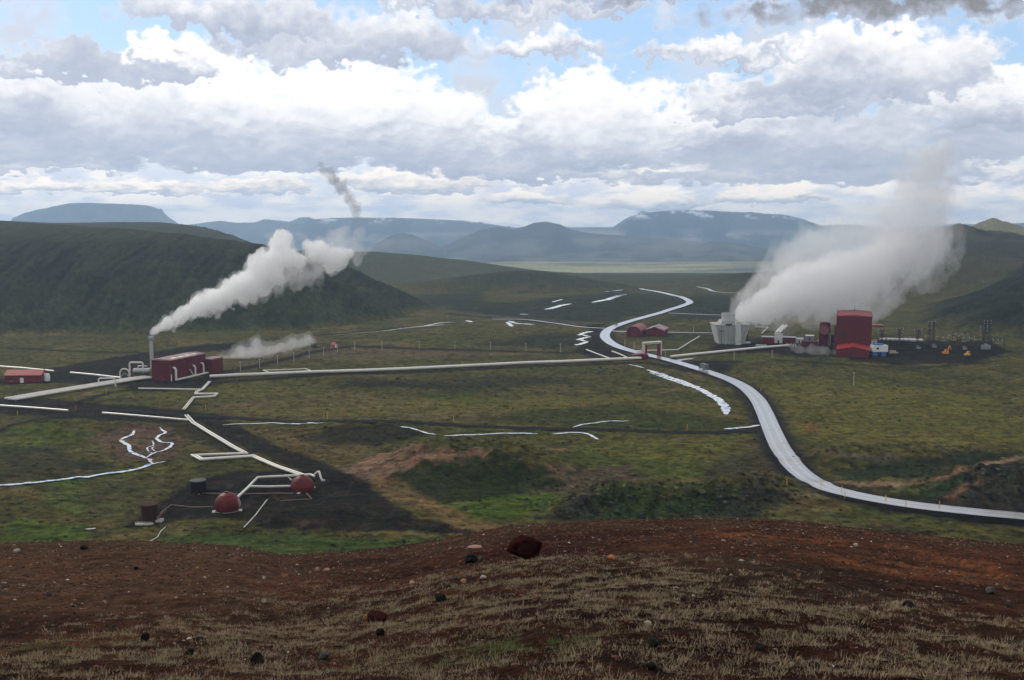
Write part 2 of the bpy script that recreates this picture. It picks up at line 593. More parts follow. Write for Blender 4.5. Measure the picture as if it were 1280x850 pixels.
def zone(x, y, px_pts, soft=2.0, warp=0.0, wscale=12.0, seed=0, near=200.0):
    pts = xy(px_pts, near)
    xs, ys = [p[0] for p in pts], [p[1] for p in pts]
    pad = soft * 2 + warp * 2 + 5
    w = np.zeros(x.shape)
    m = (x > min(xs) - pad) & (x < max(xs) + pad) & (y > min(ys) - pad) & (y < max(ys) + pad)
    if m.any():
        X, Y = x[m], y[m]
        s = poly_sd(X, Y, pts)
        if warp:
            s = s + warp * fbm(X / wscale, Y / wscale, 90 + seed, 4)
        w[m] = sstep(-soft, soft, s)
    return w


def strip(x, y, px_pts, width, soft=1.5, warp=0.0, wscale=8.0, seed=0):
    pts = xy(px_pts)
    xs, ys = [p[0] for p in pts], [p[1] for p in pts]
    pad = soft + warp * 2 + width + 3
    w = np.zeros(x.shape)
    m = (x > min(xs) - pad) & (x < max(xs) + pad) & (y > min(ys) - pad) & (y < max(ys) + pad)
    if m.any():
        X, Y = x[m], y[m]
        s = width * .5 - seg_dist(X, Y, pts)
        if warp:
            s = s + warp * fbm(X / wscale, Y / wscale, 190 + seed, 4)
        w[m] = sstep(-soft, soft, s)
    return w


ROAD_PX = [(1560, 676), (1430, 666), (1330, 655), (1280, 650), (1230, 645), (1180, 639), (1130, 632), (1090, 625), (1055, 617), (1028, 608), (1006, 597), (990, 583), (979, 567), (970, 550), (962, 532),
           (955, 515), (946, 499), (932, 486), (912, 475), (890, 467), (865, 459), (840, 451.5), (815, 445.5), (793, 440), (774, 434), (761, 427), (756, 420), (760, 413), (772, 407),
           (790, 401), (812, 395), (834, 388.5), (852, 383), (862, 378.5), (857, 374), (840, 369), (820, 364.5), (800, 361)]

OLIVE, STRAW, LUSH = (.068, .064, .022), (.125, .096, .046), (.052, .078, .014)
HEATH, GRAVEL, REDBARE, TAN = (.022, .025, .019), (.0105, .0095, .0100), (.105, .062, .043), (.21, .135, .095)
MOSS = (.040, .048, .016)


def soil(x, y):
    r = np.hypot(x, y)
    a = np.arctan2(x, y)
    c = np.empty(x.shape + (3,))
    c[:] = OLIVE
    n = fbm(x / 60, y / 40, 101, 5)
    c = lerp3(c, STRAW, sstep(-.05, .45, n) * .75)
    n = fbm(x / 45, y / 30, 102, 5)
    c = lerp3(c, MOSS, sstep(0, .4, n) * .8)
    n = fbm(x / 20, y / 13, 104, 5)
    c = lerp3(c, HEATH, sstep(.05, .5, n) * .6)
    n = fbm(x / 80, y / 55, 103, 4)
    c = lerp3(c, LUSH, sstep(.15, .5, n) * .45)
    n = fbm(x / 26, y / 9, 105, 4)
    c = lerp3(c, (.085, .070, .042), sstep(.2, .5, n) * .6)
    # --- far valley floor
    far = sstep(1250, 1800, r)
    fc = np.empty(c.shape)
    fc[:] = (.050, .058, .034)
    n = fbm(x / 500, y / 260, 110, 4)
    fc = lerp3(fc, (.085, .085, .045), sstep(-.1, .4, n) * .7)
    c = c * (1 - far[..., None]) + fc * far[..., None]
    plain = sstep(2600, 3600, r)
    n = fbm(x / 900, y / 420, 111, 4) + .25 * fbm(x / 200, y / 120, 112, 3)
    pc = np.empty(c.shape)
    pc[:] = (.16, .16, .075)  # straw plain, its colour brightened to stand for sunlight through cloud gaps
    pc = lerp3(pc, (.31, .285, .155), sstep(-.12, .3, n))
    pc = lerp3(pc, (.07, .08, .055), sstep(.12, .42, fbm(x / 700, y / 500, 113, 4)))
    c = c * (1 - plain[..., None]) + pc * plain[..., None]
    # --- middle distance heath
    for i, z in enumerate(([(560, 372), (640, 378), (760, 366), (830, 368), (860, 380), (800, 396), (765, 402), (690, 404), (620, 395), (560, 388)],
                           [(865, 368), (940, 370), (930, 398), (850, 400), (800, 410), (850, 388)],
                           [(520, 368), (600, 366), (602, 375), (525, 376)],
                           [(600, 430), (640, 420), (735, 415), (745, 432), (690, 436)])):
        c = lerp3(c, HEATH, zone(x, y, z, 14, 18, 60, 10 + i) * .85)
    c = lerp3(c, (.075, .068, .045), zone(x, y, [(540, 385), (700, 400), (740, 404), (700, 408), (560, 395)], 6, 8, 40, 16) * .6)
    # --- mesa flank and plateau
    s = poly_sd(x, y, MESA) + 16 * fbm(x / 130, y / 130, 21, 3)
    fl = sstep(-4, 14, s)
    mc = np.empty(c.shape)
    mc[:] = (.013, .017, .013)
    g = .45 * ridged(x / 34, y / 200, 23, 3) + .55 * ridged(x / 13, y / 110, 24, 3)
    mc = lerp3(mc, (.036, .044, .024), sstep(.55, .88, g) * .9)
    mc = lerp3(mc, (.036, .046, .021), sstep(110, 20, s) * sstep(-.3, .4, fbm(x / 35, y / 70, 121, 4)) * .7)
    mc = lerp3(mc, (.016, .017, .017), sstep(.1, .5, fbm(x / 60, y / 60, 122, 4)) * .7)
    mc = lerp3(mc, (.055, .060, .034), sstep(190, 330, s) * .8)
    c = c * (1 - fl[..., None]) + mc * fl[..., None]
    # --- right hillside
    s = poly_sd(x, y, RIGHT) + 22 * fbm(x / 140, y / 140, 31, 3)
    fl = sstep(-10, 30, s)
    mc = np.empty(c.shape)
    mc[:] = (.016, .020, .015)
    mc = lerp3(mc, (.036, .040, .022), sstep(-.05, .45, fbm(x / 90, y / 60, 123, 5)) * .7)
    mc = lerp3(mc, (.020, .022, .021), sstep(.05, .4, fbm(x / 50, y / 70, 124, 4)) * .7)
    c = c * (1 - fl[..., None]) + mc * fl[..., None]
    # hills farther right and olive ridge: drier greens and screes
    w = np.clip(bump_at(x, y, 740, 1600, 330, 480, 1.3), 0, 1) * sstep(1150, 1300, r) * (1 - fl)
    hn = fbm(x / 70, y / 110, 126, 5)
    c = lerp3(c, (.034, .036, .028), w * .9)
    c = lerp3(c, (.070, .068, .046), w * sstep(-.05, .4, hn) * .8)
    w = np.clip(bump_at(x, y, 1200, 2420, 400, 460, 1.4), 0, 1) * sstep(2000, 2200, r)
    c = lerp3(c, (.150, .140, .085), w)
    w = np.clip(bump_at(x, y, -300, 1920, 600, 300, 1.3), 0, 1)
    c = lerp3(c, (.058, .064, .036), w * .8)
    w = np.clip(cone_at(x, y, 25, 1390, 150, 95, 1.6, .3), 0, 1)
    c = lerp3(c, (.032, .037, .028), w * .8)
    w = np.clip(cone_at(x, y, 420, 1500, 95, 95, 1.6, .2), 0, 1)
    c = lerp3(c, (.026, .028, .026), w * .9)
    # --- banks of the valley seen in bands
    c = lerp3(c, STRAW, zone(x, y, [(270, 505), (420, 490), (560, 500), (640, 510), (620, 520), (440, 520), (290, 520)], 8, 8, 30, 20) * .55)
    c = lerp3(c, (.095, .075, .05), zone(x, y, [(190, 452), (270, 440), (420, 432), (560, 440), (700, 441), (560, 447), (420, 448), (300, 456)], 8, 8, 30, 21) * .7)
    c = lerp3(c, HEATH, zone(x, y, [(390, 478), (520, 474), (700, 470), (720, 480), (560, 486), (420, 484)], 8, 8, 40, 22) * .6)
    c = lerp3(c, MOSS, zone(x, y, [(640, 515), (760, 505), (930, 525), (930, 537), (760, 535), (640, 528)], 6, 4, 20, 23) * .9)
    c = lerp3(c, LUSH, zone(x, y, [(720, 552), (900, 552), (950, 570), (940, 590), (860, 600), (780, 590), (700, 575)], 5, 6, 14, 24) * .55)
    c = lerp3(c, (.085, .062, .048), zone(x, y, [(640, 590), (720, 580), (790, 578), (800, 600), (740, 622), (690, 632), (650, 618)], 3, 5, 10, 25) * .75)
    c = lerp3(c, (.050, .040, .030), zone(x, y, [(880, 560), (950, 555), (975, 590), (940, 610), (880, 600)], 4, 5, 10, 26) * .7)
    c = lerp3(c, LUSH, zone(x, y, [(0, 535), (60, 528), (110, 545), (120, 565), (60, 560), (0, 565)], 5, 6, 14, 27) * .7)
    c = lerp3(c, HEATH, zone(x, y, [(0, 555), (70, 560), (130, 590), (60, 605), (0, 600)], 5, 6, 14, 28) * .6)
    c = lerp3(c, LUSH, zone(x, y, [(0, 650), (110, 655), (110, 690), (0, 692)], 3, 5, 9, 29) * .9)
    c = lerp3(c, (.055, .085, .018), zone(x, y, [(60, 600), (150, 590), (200, 610), (150, 640), (60, 640)], 4, 6, 12, 30) * .5)
    c = lerp3(c, (.060, .050, .030), zone(x, y, [(110, 600), (240, 590), (230, 620), (150, 650), (100, 640)], 3, 4, 8, 31) * .55)
    c = lerp3(c, (.040, .066, .018), zone(x, y, [(200, 667), (420, 672), (560, 672), (570, 690), (400, 700), (200, 690)], 2, 4, 8, 32) * .85)
    SUNLIT_YG = (.105, .098, .026)  # sunlit grass bands, the sun put into the ground colour
    c = lerp3(c, SUNLIT_YG, zone(x, y, [(960, 470), (1100, 478), (1285, 500), (1285, 552), (1100, 560), (1000, 548), (975, 510)], 10, 12, 30, 120) * .65)
    c = lerp3(c, SUNLIT_YG, zone(x, y, [(560, 500), (760, 492), (900, 505), (930, 522), (760, 503), (640, 514), (420, 520), (300, 515)], 6, 8, 24, 121) * .55)
    c = lerp3(c, SUNLIT_YG, zone(x, y, [(200, 490), (300, 476), (420, 474), (430, 486), (300, 500), (180, 506)], 6, 8, 24, 122) * .5)
    c = lerp3(c, SUNLIT_YG, zone(x, y, [(700, 550), (900, 548), (940, 562), (880, 580), (790, 575)], 4, 5, 14, 123) * .55)
    c = lerp3(c, HEATH, zone(x, y, [(200, 508), (330, 516), (420, 512), (380, 505), (260, 500)], 4, 6, 20, 124) * .0)
    c = lerp3(c, (.085, .060, .030), zone(x, y, [(280, 535), (380, 532), (440, 560), (460, 590), (420, 590), (370, 560)], 4, 6, 14, 125) * .6)
    # mounds
    c = lerp3(c, (.015, .025, .009), zone(x, y, [(440, 610), (500, 585), (560, 572), (590, 562), (640, 572), (705, 602), (640, 622), (560, 630), (480, 618)], 2.5, 9, 7, 33) * .9)  # dark green flank, deepened to paint the mound's shaded side
    c = lerp3(c, LUSH, zone(x, y, [(540, 632), (640, 618), (700, 614), (710, 625), (660, 645), (600, 655), (560, 652)], 3, 4, 9, 34) * .95)
    c = lerp3(c, (.17, .105, .078), zone(x, y, [(430, 585), (480, 566), (530, 558), (600, 560), (610, 566), (570, 574), (520, 580), (470, 600), (430, 600)], 2, 6, 5, 35) * .85)  # bare reddish crest, its tan also painting the lit top
    c = lerp3(c, (.013, .015, .012), zone(x, y, [(380, 545), (420, 532), (490, 530), (540, 542), (480, 556), (400, 556)], 4, 5, 12, 36) * .8)
    c = lerp3(c, (.018, .022, .018), zone(x, y, [(685, 655), (700, 632), (740, 622), (800, 632), (880, 622), (960, 606), (1000, 620), (940, 645), (820, 655)], 2.5, 6, 6, 37) * .85)
    c = lerp3(c, (.03, .052, .015), zone(x, y, [(740, 630), (850, 605), (900, 600), (920, 615), (840, 650), (760, 650)], 2, 7, 6, 38) * .6)
    c = lerp3(c, (.135, .086, .045), strip(x, y, [(470, 600), (520, 625), (570, 650), (620, 668)], 10, 3, 4, 8, 39) * .8)
    c = lerp3(c, (.020, .028, .016), zone(x, y, [(1050, 588), (1100, 575), (1180, 568), (1280, 566), (1280, 574), (1190, 586), (1130, 598), (1050, 600)], 2, 4, 6, 40) * .9)
    c = lerp3(c, (.020, .020, .018), zone(x, y, [(1110, 640), (1150, 610), (1210, 592), (1290, 580), (1290, 640), (1200, 634)], 2, 5, 6, 41) * .9)
    c = lerp3(c, (.020, .040, .012), zone(x, y, [(1090, 625), (1150, 598), (1210, 596), (1180, 620), (1150, 632)], 2, 5, 5, 42) * .6)
    c = lerp3(c, TAN, strip(x, y, [(1310, 570), (1270, 573), (1235, 579), (1200, 589), (1170, 598), (1140, 604), (1100, 605), (1045, 603)], 3.2, 1.2, 1.2, 5, 43) * .9)
    c = lerp3(c, (.15, .085, .055), zone(x, y, [(1170, 636), (1190, 612), (1228, 596), (1220, 606), (1200, 620), (1185, 636)], 1.5, 2, 4, 44) * .9)
    c = lerp3(c, (.10, .085, .060), strip(x, y, [(1010, 565), (1060, 570), (1120, 573)], 4, 2, 2, 8, 45) * .8)
    c = lerp3(c, (.12, .065, .02), zone(x, y, [(1003, 528), (1018, 526), (1025, 540), (1012, 545)], 3, 3, 6, 46) * .8)
    c = lerp3(c, (.10, .055, .03), strip(x, y, [(1150, 545), (1180, 540)], 4, 3, 3, 6, 47) * .7)
    c = lerp3(c, (.045, .042, .035), strip(x, y, [(1130, 480), (1230, 490), (1280, 520)], 9, 8, 5, 12, 48) * .5)
    # bare steaming ground with rivulets
    c = lerp3(c, (.095, .062, .047), zone(x, y, [(120, 548), (160, 530), (220, 532), (235, 555), (205, 575), (150, 578)], 5, 7, 16, 50) * .85)
    # --- gravel pads, tracks and a strip of painted pipe shade
    for i, z in enumerate(([(160, 660), (175, 643), (205, 628), (235, 603), (300, 587), (360, 590), (420, 588), (462, 606), (488, 626), (520, 648), (575, 660), (600, 668), (520, 664),
                            (430, 664), (330, 660), (290, 648), (230, 650)],)):
        c = lerp3(c, GRAVEL, zone(x, y, z, 1.5, 3.5, 9, 51 + i) * .93)
    for i, z in enumerate(([(-40, 499), (60, 499), (150, 506), (240, 514), (290, 523), (200, 528), (110, 524), (60, 520), (-40, 518)],
                           [(50, 463), (110, 452), (185, 440), (260, 430), (330, 427), (330, 433), (250, 440), (190, 450), (187, 482), (140, 481), (60, 479), (-20, 482), (-20, 474), (50, 473)],
                           [(180, 476), (272, 472), (276, 480), (235, 488), (180, 490), (150, 484)],
                           [(1060, 450), (1062, 438), (1085, 424), (1240, 427), (1262, 440), (1220, 454), (1120, 457)],
                           [(880, 440), (905, 424), (965, 423), (1060, 436), (1062, 447), (990, 446), (960, 441)],
                           [(835, 456), (850, 451), (925, 451), (905, 467), (860, 464)],
                           [(735, 406), (758, 404), (752, 420), (762, 434), (800, 447), (740, 447), (715, 440), (738, 425)],
                           [(775, 424), (795, 420), (870, 412), (890, 414), (900, 432), (840, 426)])):
        c = lerp3(c, GRAVEL, zone(x, y, z, 2.5, 5, 14, 55 + i) * (.92 if i not in (7,) else .35))
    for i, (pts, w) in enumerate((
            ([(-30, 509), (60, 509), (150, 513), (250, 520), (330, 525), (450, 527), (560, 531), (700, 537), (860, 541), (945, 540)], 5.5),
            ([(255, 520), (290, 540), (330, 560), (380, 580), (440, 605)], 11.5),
            ([(235, 480), (420, 468), (620, 460), (810, 453), (900, 470)], 9),  # gravel along the main pipe, its dark tone also painting the pipe's shade
            ([(90, 505), (140, 490), (200, 484)], 5), ([(0, 540), (60, 522), (110, 520)], 4),
            ([(262, 470), (330, 455), (395, 439), (440, 433), (560, 437), (700, 441), (770, 440)], 9),
            ([(0, 435), (200, 442), (340, 424), (430, 417), (520, 408)], 5),
            ([(560, 392), (620, 398), (700, 405), (760, 410)], 7), ([(970, 450), (1060, 456), (1150, 460), (1240, 452)], 5))):
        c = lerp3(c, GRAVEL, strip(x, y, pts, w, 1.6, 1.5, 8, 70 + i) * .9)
    c = lerp3(c, (.024, .022, .022), strip(x, y, ROAD_PX, 15, 2.2, 2.0, 7, 85) * .95)
    c = lerp3(c, (.016, .014, .014), zone(x, y, [(205, 530), (250, 528), (300, 556), (330, 575), (290, 565), (240, 550)], 3, 6, 8, 88) * .6)
    # cinders: rusty drifts and paler wheel-worn streaks
    dk = sstep(.024, .014, c.mean(-1)) * sstep(1200, 900, r) * sstep(60, 90, r)
    c = lerp3(c, (.036, .024, .018), dk * sstep(.0, .45, fbm(x / 11, y / 8, 151, 5)) * .75)
    c = lerp3(c, (.040, .036, .033), dk * sstep(.12, .42, fbm(x / 3.0, y / 14, 152, 4)) * .45)
    # tussocks, stones and hollows: local contrast everywhere in the valley
    t1 = fbm(x / 9, y / 4.5, 141, 4)
    t2 = fbm(x / 3.2, y / 1.9, 142, 4)
    k = np.clip(1.06 + .75 * t1 + .75 * t2, .3, 2.0)
    k = 1 + (k - 1) * (.35 + .65 * sstep(1600, 700, r)) * sstep(60, 90, r)
    c = c * k[..., None] * (1 - .06 * sstep(2600, 1500, r)[..., None])
    tus = sstep(.12, .40, fbm(x / 5.5, y / 3.0, 143, 4)) * sstep(900, 500, r) * sstep(60, 90, r) * (c[..., 1] > .03)
    c = c * (1 - .5 * tus[..., None])
    cragw = np.clip((bump_at(x, y, 27, 290, 13, 11, 2.2) + bump_at(x, y, 52, 298, 26, 11, 2.2, .15) + bump_at(x, y, 78, 310, 16, 9, 2.2, .3) + bump_at(x, y, 163, 306, 30, 20, 1.6) + bump_at(x, y, 142, 362, 36, 12, 1.6)), 0, 1)
    rk = ridged(x / 3.2, y / 3.2, 144, 4)
    c = lerp3(c, (.010, .011, .010), cragw * sstep(.62, .45, rk) * .9)
    c = lerp3(c, (.060, .060, .052), cragw * sstep(.80, .92, rk) * .7)
    # --- brow of the camera's own hill
    b = sstep(75, 55, r)
    n0 = fbm(x / 5, y / 5, 131, 5)
    n1 = fbm(x / 1.3, y / 1.3, 132, 5)
    fc = np.empty(c.shape)
    fc[:] = (.052, .026, .018)
    fc = lerp3(fc, (.030, .012, .0095), sstep(-.15, .35, n0) * .8)
    fc = lerp3(fc, (.085, .046, .029), sstep(.0, .5, n1) * .55)
    fc = lerp3(fc, (.016, .011, .010), sstep(.08, .5, fbm(x / .6, y / .6, 133, 4)) * .6)
    d = np.degrees(a)
    fc = lerp3(fc, (.078, .046, .031), sstep(-9, -17, d) * sstep(15.0, 18, r) * .7)
    fc = lerp3(fc, (.028, .0075, .0065), np.exp(-((d - 2) / 6.5) ** 2) * sstep(17, 20, r) * sstep(33, 28, r) * sstep(-.35, .25, n0) * .85)
    for (da, rr, wa, wr) in ((13, 27, 3.2, 2.5), (17.5, 28, 3.2, 2.0), (24.5, 24, 3.5, 4), (20, 20, 2.6, 1.6)):
        fc = lerp3(fc, (.20, .082, .040), np.exp(-((d - da) / wa) ** 2 - ((r - rr) / wr) ** 2) * sstep(-.35, .25, n1 + .5 * n0) * .8)
    fc = lerp3(fc, (.022, .016, .014), np.exp(-((d - 17) / 6) ** 2) * sstep(12.5, 14, r) * sstep(20, 17, r) * .75)
    fc = lerp3(fc, (.085, .072, .045), sstep(.0, .4, fbm(x / 2.2, y / 2.2, 137, 4)) * sstep(32, 36, r) * .6)
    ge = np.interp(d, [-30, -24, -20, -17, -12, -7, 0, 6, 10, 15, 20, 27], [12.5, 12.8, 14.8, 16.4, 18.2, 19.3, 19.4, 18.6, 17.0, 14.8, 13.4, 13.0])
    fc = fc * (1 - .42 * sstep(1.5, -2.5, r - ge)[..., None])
    fc = fc * np.clip(1 + .9 * fbm(x / .35, y / .35, 138, 4), .35, 2.0)[..., None] * np.array((.90, .79, .73))
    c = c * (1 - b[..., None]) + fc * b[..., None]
    # flank below the brow
    w = sstep(60, 75, r) * sstep(235, 190, r)
    c = lerp3(c, (.045, .052, .025), w * .5)
    return np.clip(c, .004, .6)


def build_ground():
    P = np.stack([GX, GY, GZ], -1).reshape(-1, 3)
    i, j = np.meshgrid(np.arange(NR - 1), np.arange(NA - 1), indexing='ij')
    q = np.stack([i * NA + j, i * NA + j + 1, (i + 1) * NA + j + 1, (i + 1) * NA + j], -1).reshape(-1, 4)[:, ::-1]
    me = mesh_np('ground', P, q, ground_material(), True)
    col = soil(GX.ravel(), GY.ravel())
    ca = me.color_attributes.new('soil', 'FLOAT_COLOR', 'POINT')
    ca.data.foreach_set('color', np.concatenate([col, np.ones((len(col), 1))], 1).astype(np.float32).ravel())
    add('ground', me, kind='structure')


build_ground()


# ------------------------------------------------------------------ mountains beyond the plain
def mountain_material(name, rock, snow_level=None, pale=None, snow_amt=.53):
    m, T = new_mat(name)
    tc = T.node('ShaderNodeTexCoord')
    P = tc.outputs['Object']
    n = T.noise(P, .0030, 7, .62)
    c = T.mix(T.smooth(n, .42, .58), tuple(v * .6 for v in rock), tuple(v * 1.7 for v in rock))
    if pale:
        n2 = T.noise(T.vmath('MULTIPLY', P, (1, 1, 3.0)), .0018, 6, .62)
        sp = T.node('ShaderNodeSeparateXYZ')
        T.link(P, sp.inputs[0])
        c = T.mix(T.math('MULTIPLY', T.smooth(n2, .46, .6), T.smooth(sp.outputs[2], pale[1], pale[1] * .3)), c, pale[0])
    if snow_level:
        sp = T.node('ShaderNodeSeparateXYZ')
        T.link(P, sp.inputs[0])
        n3 = T.noise(T.vmath('MULTIPLY', P, (1, 1, 2.5)), .0056, 6, .64)
        s = T.math('MULTIPLY', T.smooth(n3, snow_amt, snow_amt + .05), T.smooth(sp.outputs[2], snow_level[0], snow_level[1]))
        c = T.mix(s, c, (.82, .84, .88))
    p = T.node('ShaderNodeBsdfPrincipled')
    T.put(p.inputs['Base Color'], c)
    p.inputs['Roughness'].default_value = .95
    p.inputs['Specular IOR Level'].default_value = .1
    o = T.node('ShaderNodeOutputMaterial')
    T.link(p.outputs[0], o.inputs['Surface'])
    return m


def mountain(prof, D, depth, mat, seed, rough=.10, flat=False, base_py=None):
    """a mountain whose skyline runs through the photograph points PROF, standing D metres away"""
    px = np.array([p[0] for p in prof], float)
    py = np.array([p[1] for p in prof], float)
    X = np.array([ray(a, b)[0] / ray(a, b)[1] * D for a, b in prof])
    Z = np.array([84 + ray(a, b)[2] / ray(a, b)[1] * D for a, b in prof])
    nu, nv = 220, 70
    u = np.linspace(X[0], X[-1], nu)
    zt = np.interp(u, X, Z)
    base = -175.0
    k = np.array([.25, .5, .25])
    for _ in range(1):
        zt[1:-1] = np.convolve(zt, k, 'valid')
    t = np.linspace(-1, 1, nv)
    U, Tt = np.meshgrid(u, t, indexing='ij')
    Hh = (zt[:, None] - base)
    if flat:
        prof_v = sstep(-1, -.38, Tt) * sstep(1.0, .6, Tt)
        prof_v = np.clip(prof_v, 0, 1)
    else:
        prof_v = np.clip(1 - np.abs(Tt) ** 1.25, 0, 1)
    N = fbm(U / (depth * .35), Tt * 1.6, seed, 5)
    R = ridged(U / (depth * .28), Tt * .7, seed + 9, 4)
    side = np.abs(Tt) ** .8 if not flat else sstep(.33, .6, np.abs(Tt))
    z = base + Hh * prof_v * (1 + side * (rough * 2.2 * N - rough * 2.0 * (1 - R)))
    Y = D + Tt * depth + N * depth * .08 * side
    # nothing behind the crest may stand higher on the skyline than the profile
    P = np.stack([U, Y, z], -1).reshape(-1, 3)
    cx = np.array((.5 * (X[0] + X[-1]), D, 0.0))
    i, j = np.meshgrid(np.arange(nu - 1), np.arange(nv - 1), indexing='ij')
    q = np.stack([i * nv + j, (i + 1) * nv + j, (i + 1) * nv + j + 1, i * nv + j + 1], -1).reshape(-1, 4)
    me = mesh_np('mountain', P - cx, q, mat, True)
    return add('mountain', me, kind='structure', loc=cx)


rock = mountain_material('mountain_rock', (.055, .052, .048))
rock_snow = mountain_material('mountain_rock_snow', (.050, .048, .046), (150, 215), ((.30, .27, .23), 95.0), .525)
rock_pale = mountain_material('mountain_rock_pale', (.060, .056, .050), (110, 170), ((.30, .26, .21), 60.0), .56)
hill_mat = mountain_material('hill_rock', (.036, .034, .028), None, ((.13, .115, .085), 20.0))
# low rim all round the horizon
mountain([(-300, 288), (0, 285), (250, 284), (500, 286), (700, 284), (1000, 283), (1060, 280), (1110, 284), (1200, 279), (1300, 284), (1600, 284)], 11300, 600, rock, 1, .06)
mountain([(28, 272), (42, 266), (60, 262), (85, 257), (98, 254.5), (120, 254), (150, 255), (176, 256), (186, 259), (200, 269), (218, 281), (240, 292)], 9300, 450, rock, 2, .10, True)
mountain([(200, 286), (240, 280), (275, 275.5), (292, 278), (318, 278), (330, 273.5), (345, 275), (362, 277), (375, 271.5), (386, 271), (398, 276), (430, 283), (470, 290)], 10500, 700, rock, 3, .12)
mountain([(330, 296), (362, 284), (385, 276), (410, 273), (450, 272), (500, 272.5), (540, 274), (580, 276), (604, 279), (640, 284), (700, 296)], 10000, 600, rock_pale, 4, .12, True)
mountain([(455, 312), (475, 302), (492, 293), (504, 291), (516, 293), (538, 303), (560, 312)], 6900, 700, hill_mat, 5, .10)
mountain([(530, 318), (570, 300), (600, 287), (622, 283), (640, 286), (655, 283), (668, 278), (682, 276.5), (700, 280), (714, 287), (735, 291), (800, 296), (900, 304)], 7200, 900, hill_mat, 6, .13)
mountain([(700, 292), (738, 286), (768, 285), (776, 279), (792, 270), (806, 266), (830, 264), (862, 263), (900, 264.5), (940, 266.5), (975, 269), (995, 274), (1012, 281), (1026, 288), (1050, 298), (1100, 305)],
         9800, 700, rock_snow, 7, .13, True)
mountain([(640, 325), (700, 318), (760, 309), (800, 304), (850, 303), (872, 306), (890, 301), (915, 303), (950, 309), (985, 314), (1060, 320)], 6400, 600, hill_mat, 8, .14)
mountain([(500, 335), (560, 325), (640, 319), (720, 322), (800, 324), (860, 322), (900, 314), (930, 318), (990, 326), (1080, 330)], 5600, 450, hill_mat, 9, .14)
mountain([(1150, 300), (1190, 292), (1215, 286), (1240, 281), (1262, 279), (1290, 278), (1340, 282), (1420, 292)], 8800, 1000, rock, 10, .1)


# ------------------------------------------------------------------ steam: closed shapes cut from a noise field, filled with even vapour, greyed in places to stand for cloud shade
def perlin3(x, y, z, seed=0):
    zi = np.floor(z)
    fz = z - zi
    w = fz * fz * (3 - 2 * fz)
    out = 0
    for k in (0, 1):
        zz = (zi + k)
        s = (zz * 57.31) % 1000.0
        out = out + perlin(x + s * 1.7, y - s * 1.3, seed) * ((1 - w) if k == 0 else w)
    return out


def fbm3(x, y, z, seed=0, octv=4, gain=.5, billow=False):
    s, a, tot = 0, 1.0, 0
    for o in range(octv):
        n = perlin3(x + 11.3 * o, y, z + 5.1 * o, seed + 7 * o)
        s = s + a * ((np.abs(n) * 2 - .55) if billow else n)
        tot += a
        a *= gain
        x, y, z = x * 2.1, y * 2.1, z * 2.1
    return s / tot


def surface_nets(F, origin, h):
    """quads of the zero surface of F (positive inside) on a regular grid"""
    nx, ny, nz = F.shape
    S = F > 0
    cs = [(i, j, k) for i in (0, 1) for j in (0, 1) for k in (0, 1)]
    corner = lambda M, i, j, k: M[i:nx - 1 + i, j:ny - 1 + j, k:nz - 1 + k]
    cnt = sum(corner(S, *c).astype(np.int8) for c in cs)
    act = (cnt > 0) & (cnt < 8)
    idx = -np.ones(act.shape, np.int64)
    cells = np.argwhere(act)
    idx[act] = np.arange(len(cells))
    acc = np.zeros((len(cells), 3))
    num = np.zeros(len(cells))
    vals = {c: corner(F, *c)[act] for c in cs}
    for c in cs:
        for ax in range(3):
            if c[ax] == 0:
                e = list(c)
                e[ax] = 1
                a, b = vals[c], vals[tuple(e)]
                m = (a > 0) != (b > 0)
                t = np.where(m, a / np.where(m, a - b, 1), 0)
                p = np.array(c, float)[None, :].repeat(len(cells), 0)
                p[:, ax] = t
                acc += p * m[:, None]
                num += m
    V = (cells + acc / num[:, None]) * h + origin
    quads = []
    for ax in range(3):
        o1, o2 = [(1, 2), (2, 0), (0, 1)][ax]
        sl0 = [slice(1, -1)] * 3
        sl1 = [slice(1, -1)] * 3
        sl0[ax] = slice(0, -1)
        sl1[ax] = slice(1, None)
        A_, B_ = S[tuple(sl0)], S[tuple(sl1)]
        for flip in (False, True):
            m = (A_ & ~B_) if not flip else (~A_ & B_)
            e = np.argwhere(m)
            off = np.ones(3, int)
            off[ax] = 0
            e = e + off
            d1 = np.zeros(3, int)
            d2 = np.zeros(3, int)
            d1[o1] = 1
            d2[o2] = 1
            q = [e - d1 - d2, e - d2, e, e - d1]
            q = np.stack([idx[tuple(p.T)] for p in q], 1)
            quads.append(q[:, ::-1] if flip else q)
    Q = np.concatenate(quads)
    Q = Q[(Q >= 0).all(1)]
    return V, Q


def vapour(name, density, color=(1, 1, 1), aniso=.25):
    m, T = new_mat(name)
    v = T.node('ShaderNodeVolumePrincipled')
    v.inputs['Color'].default_value = (*color, 1)
    v.inputs['Density Attribute'].default_value = ''
    v.inputs['Density'].default_value = density
    v.inputs['Anisotropy'].default_value = aniso
    o = T.node('ShaderNodeOutputMaterial')
    T.link(v.outputs[0], o.inputs['Volume'])
    m.cycles.homogeneous_volume = True
    return m


def pt(px, py, Y):
    d = ray(px, py)
    return EYE + d * (Y / d[1])


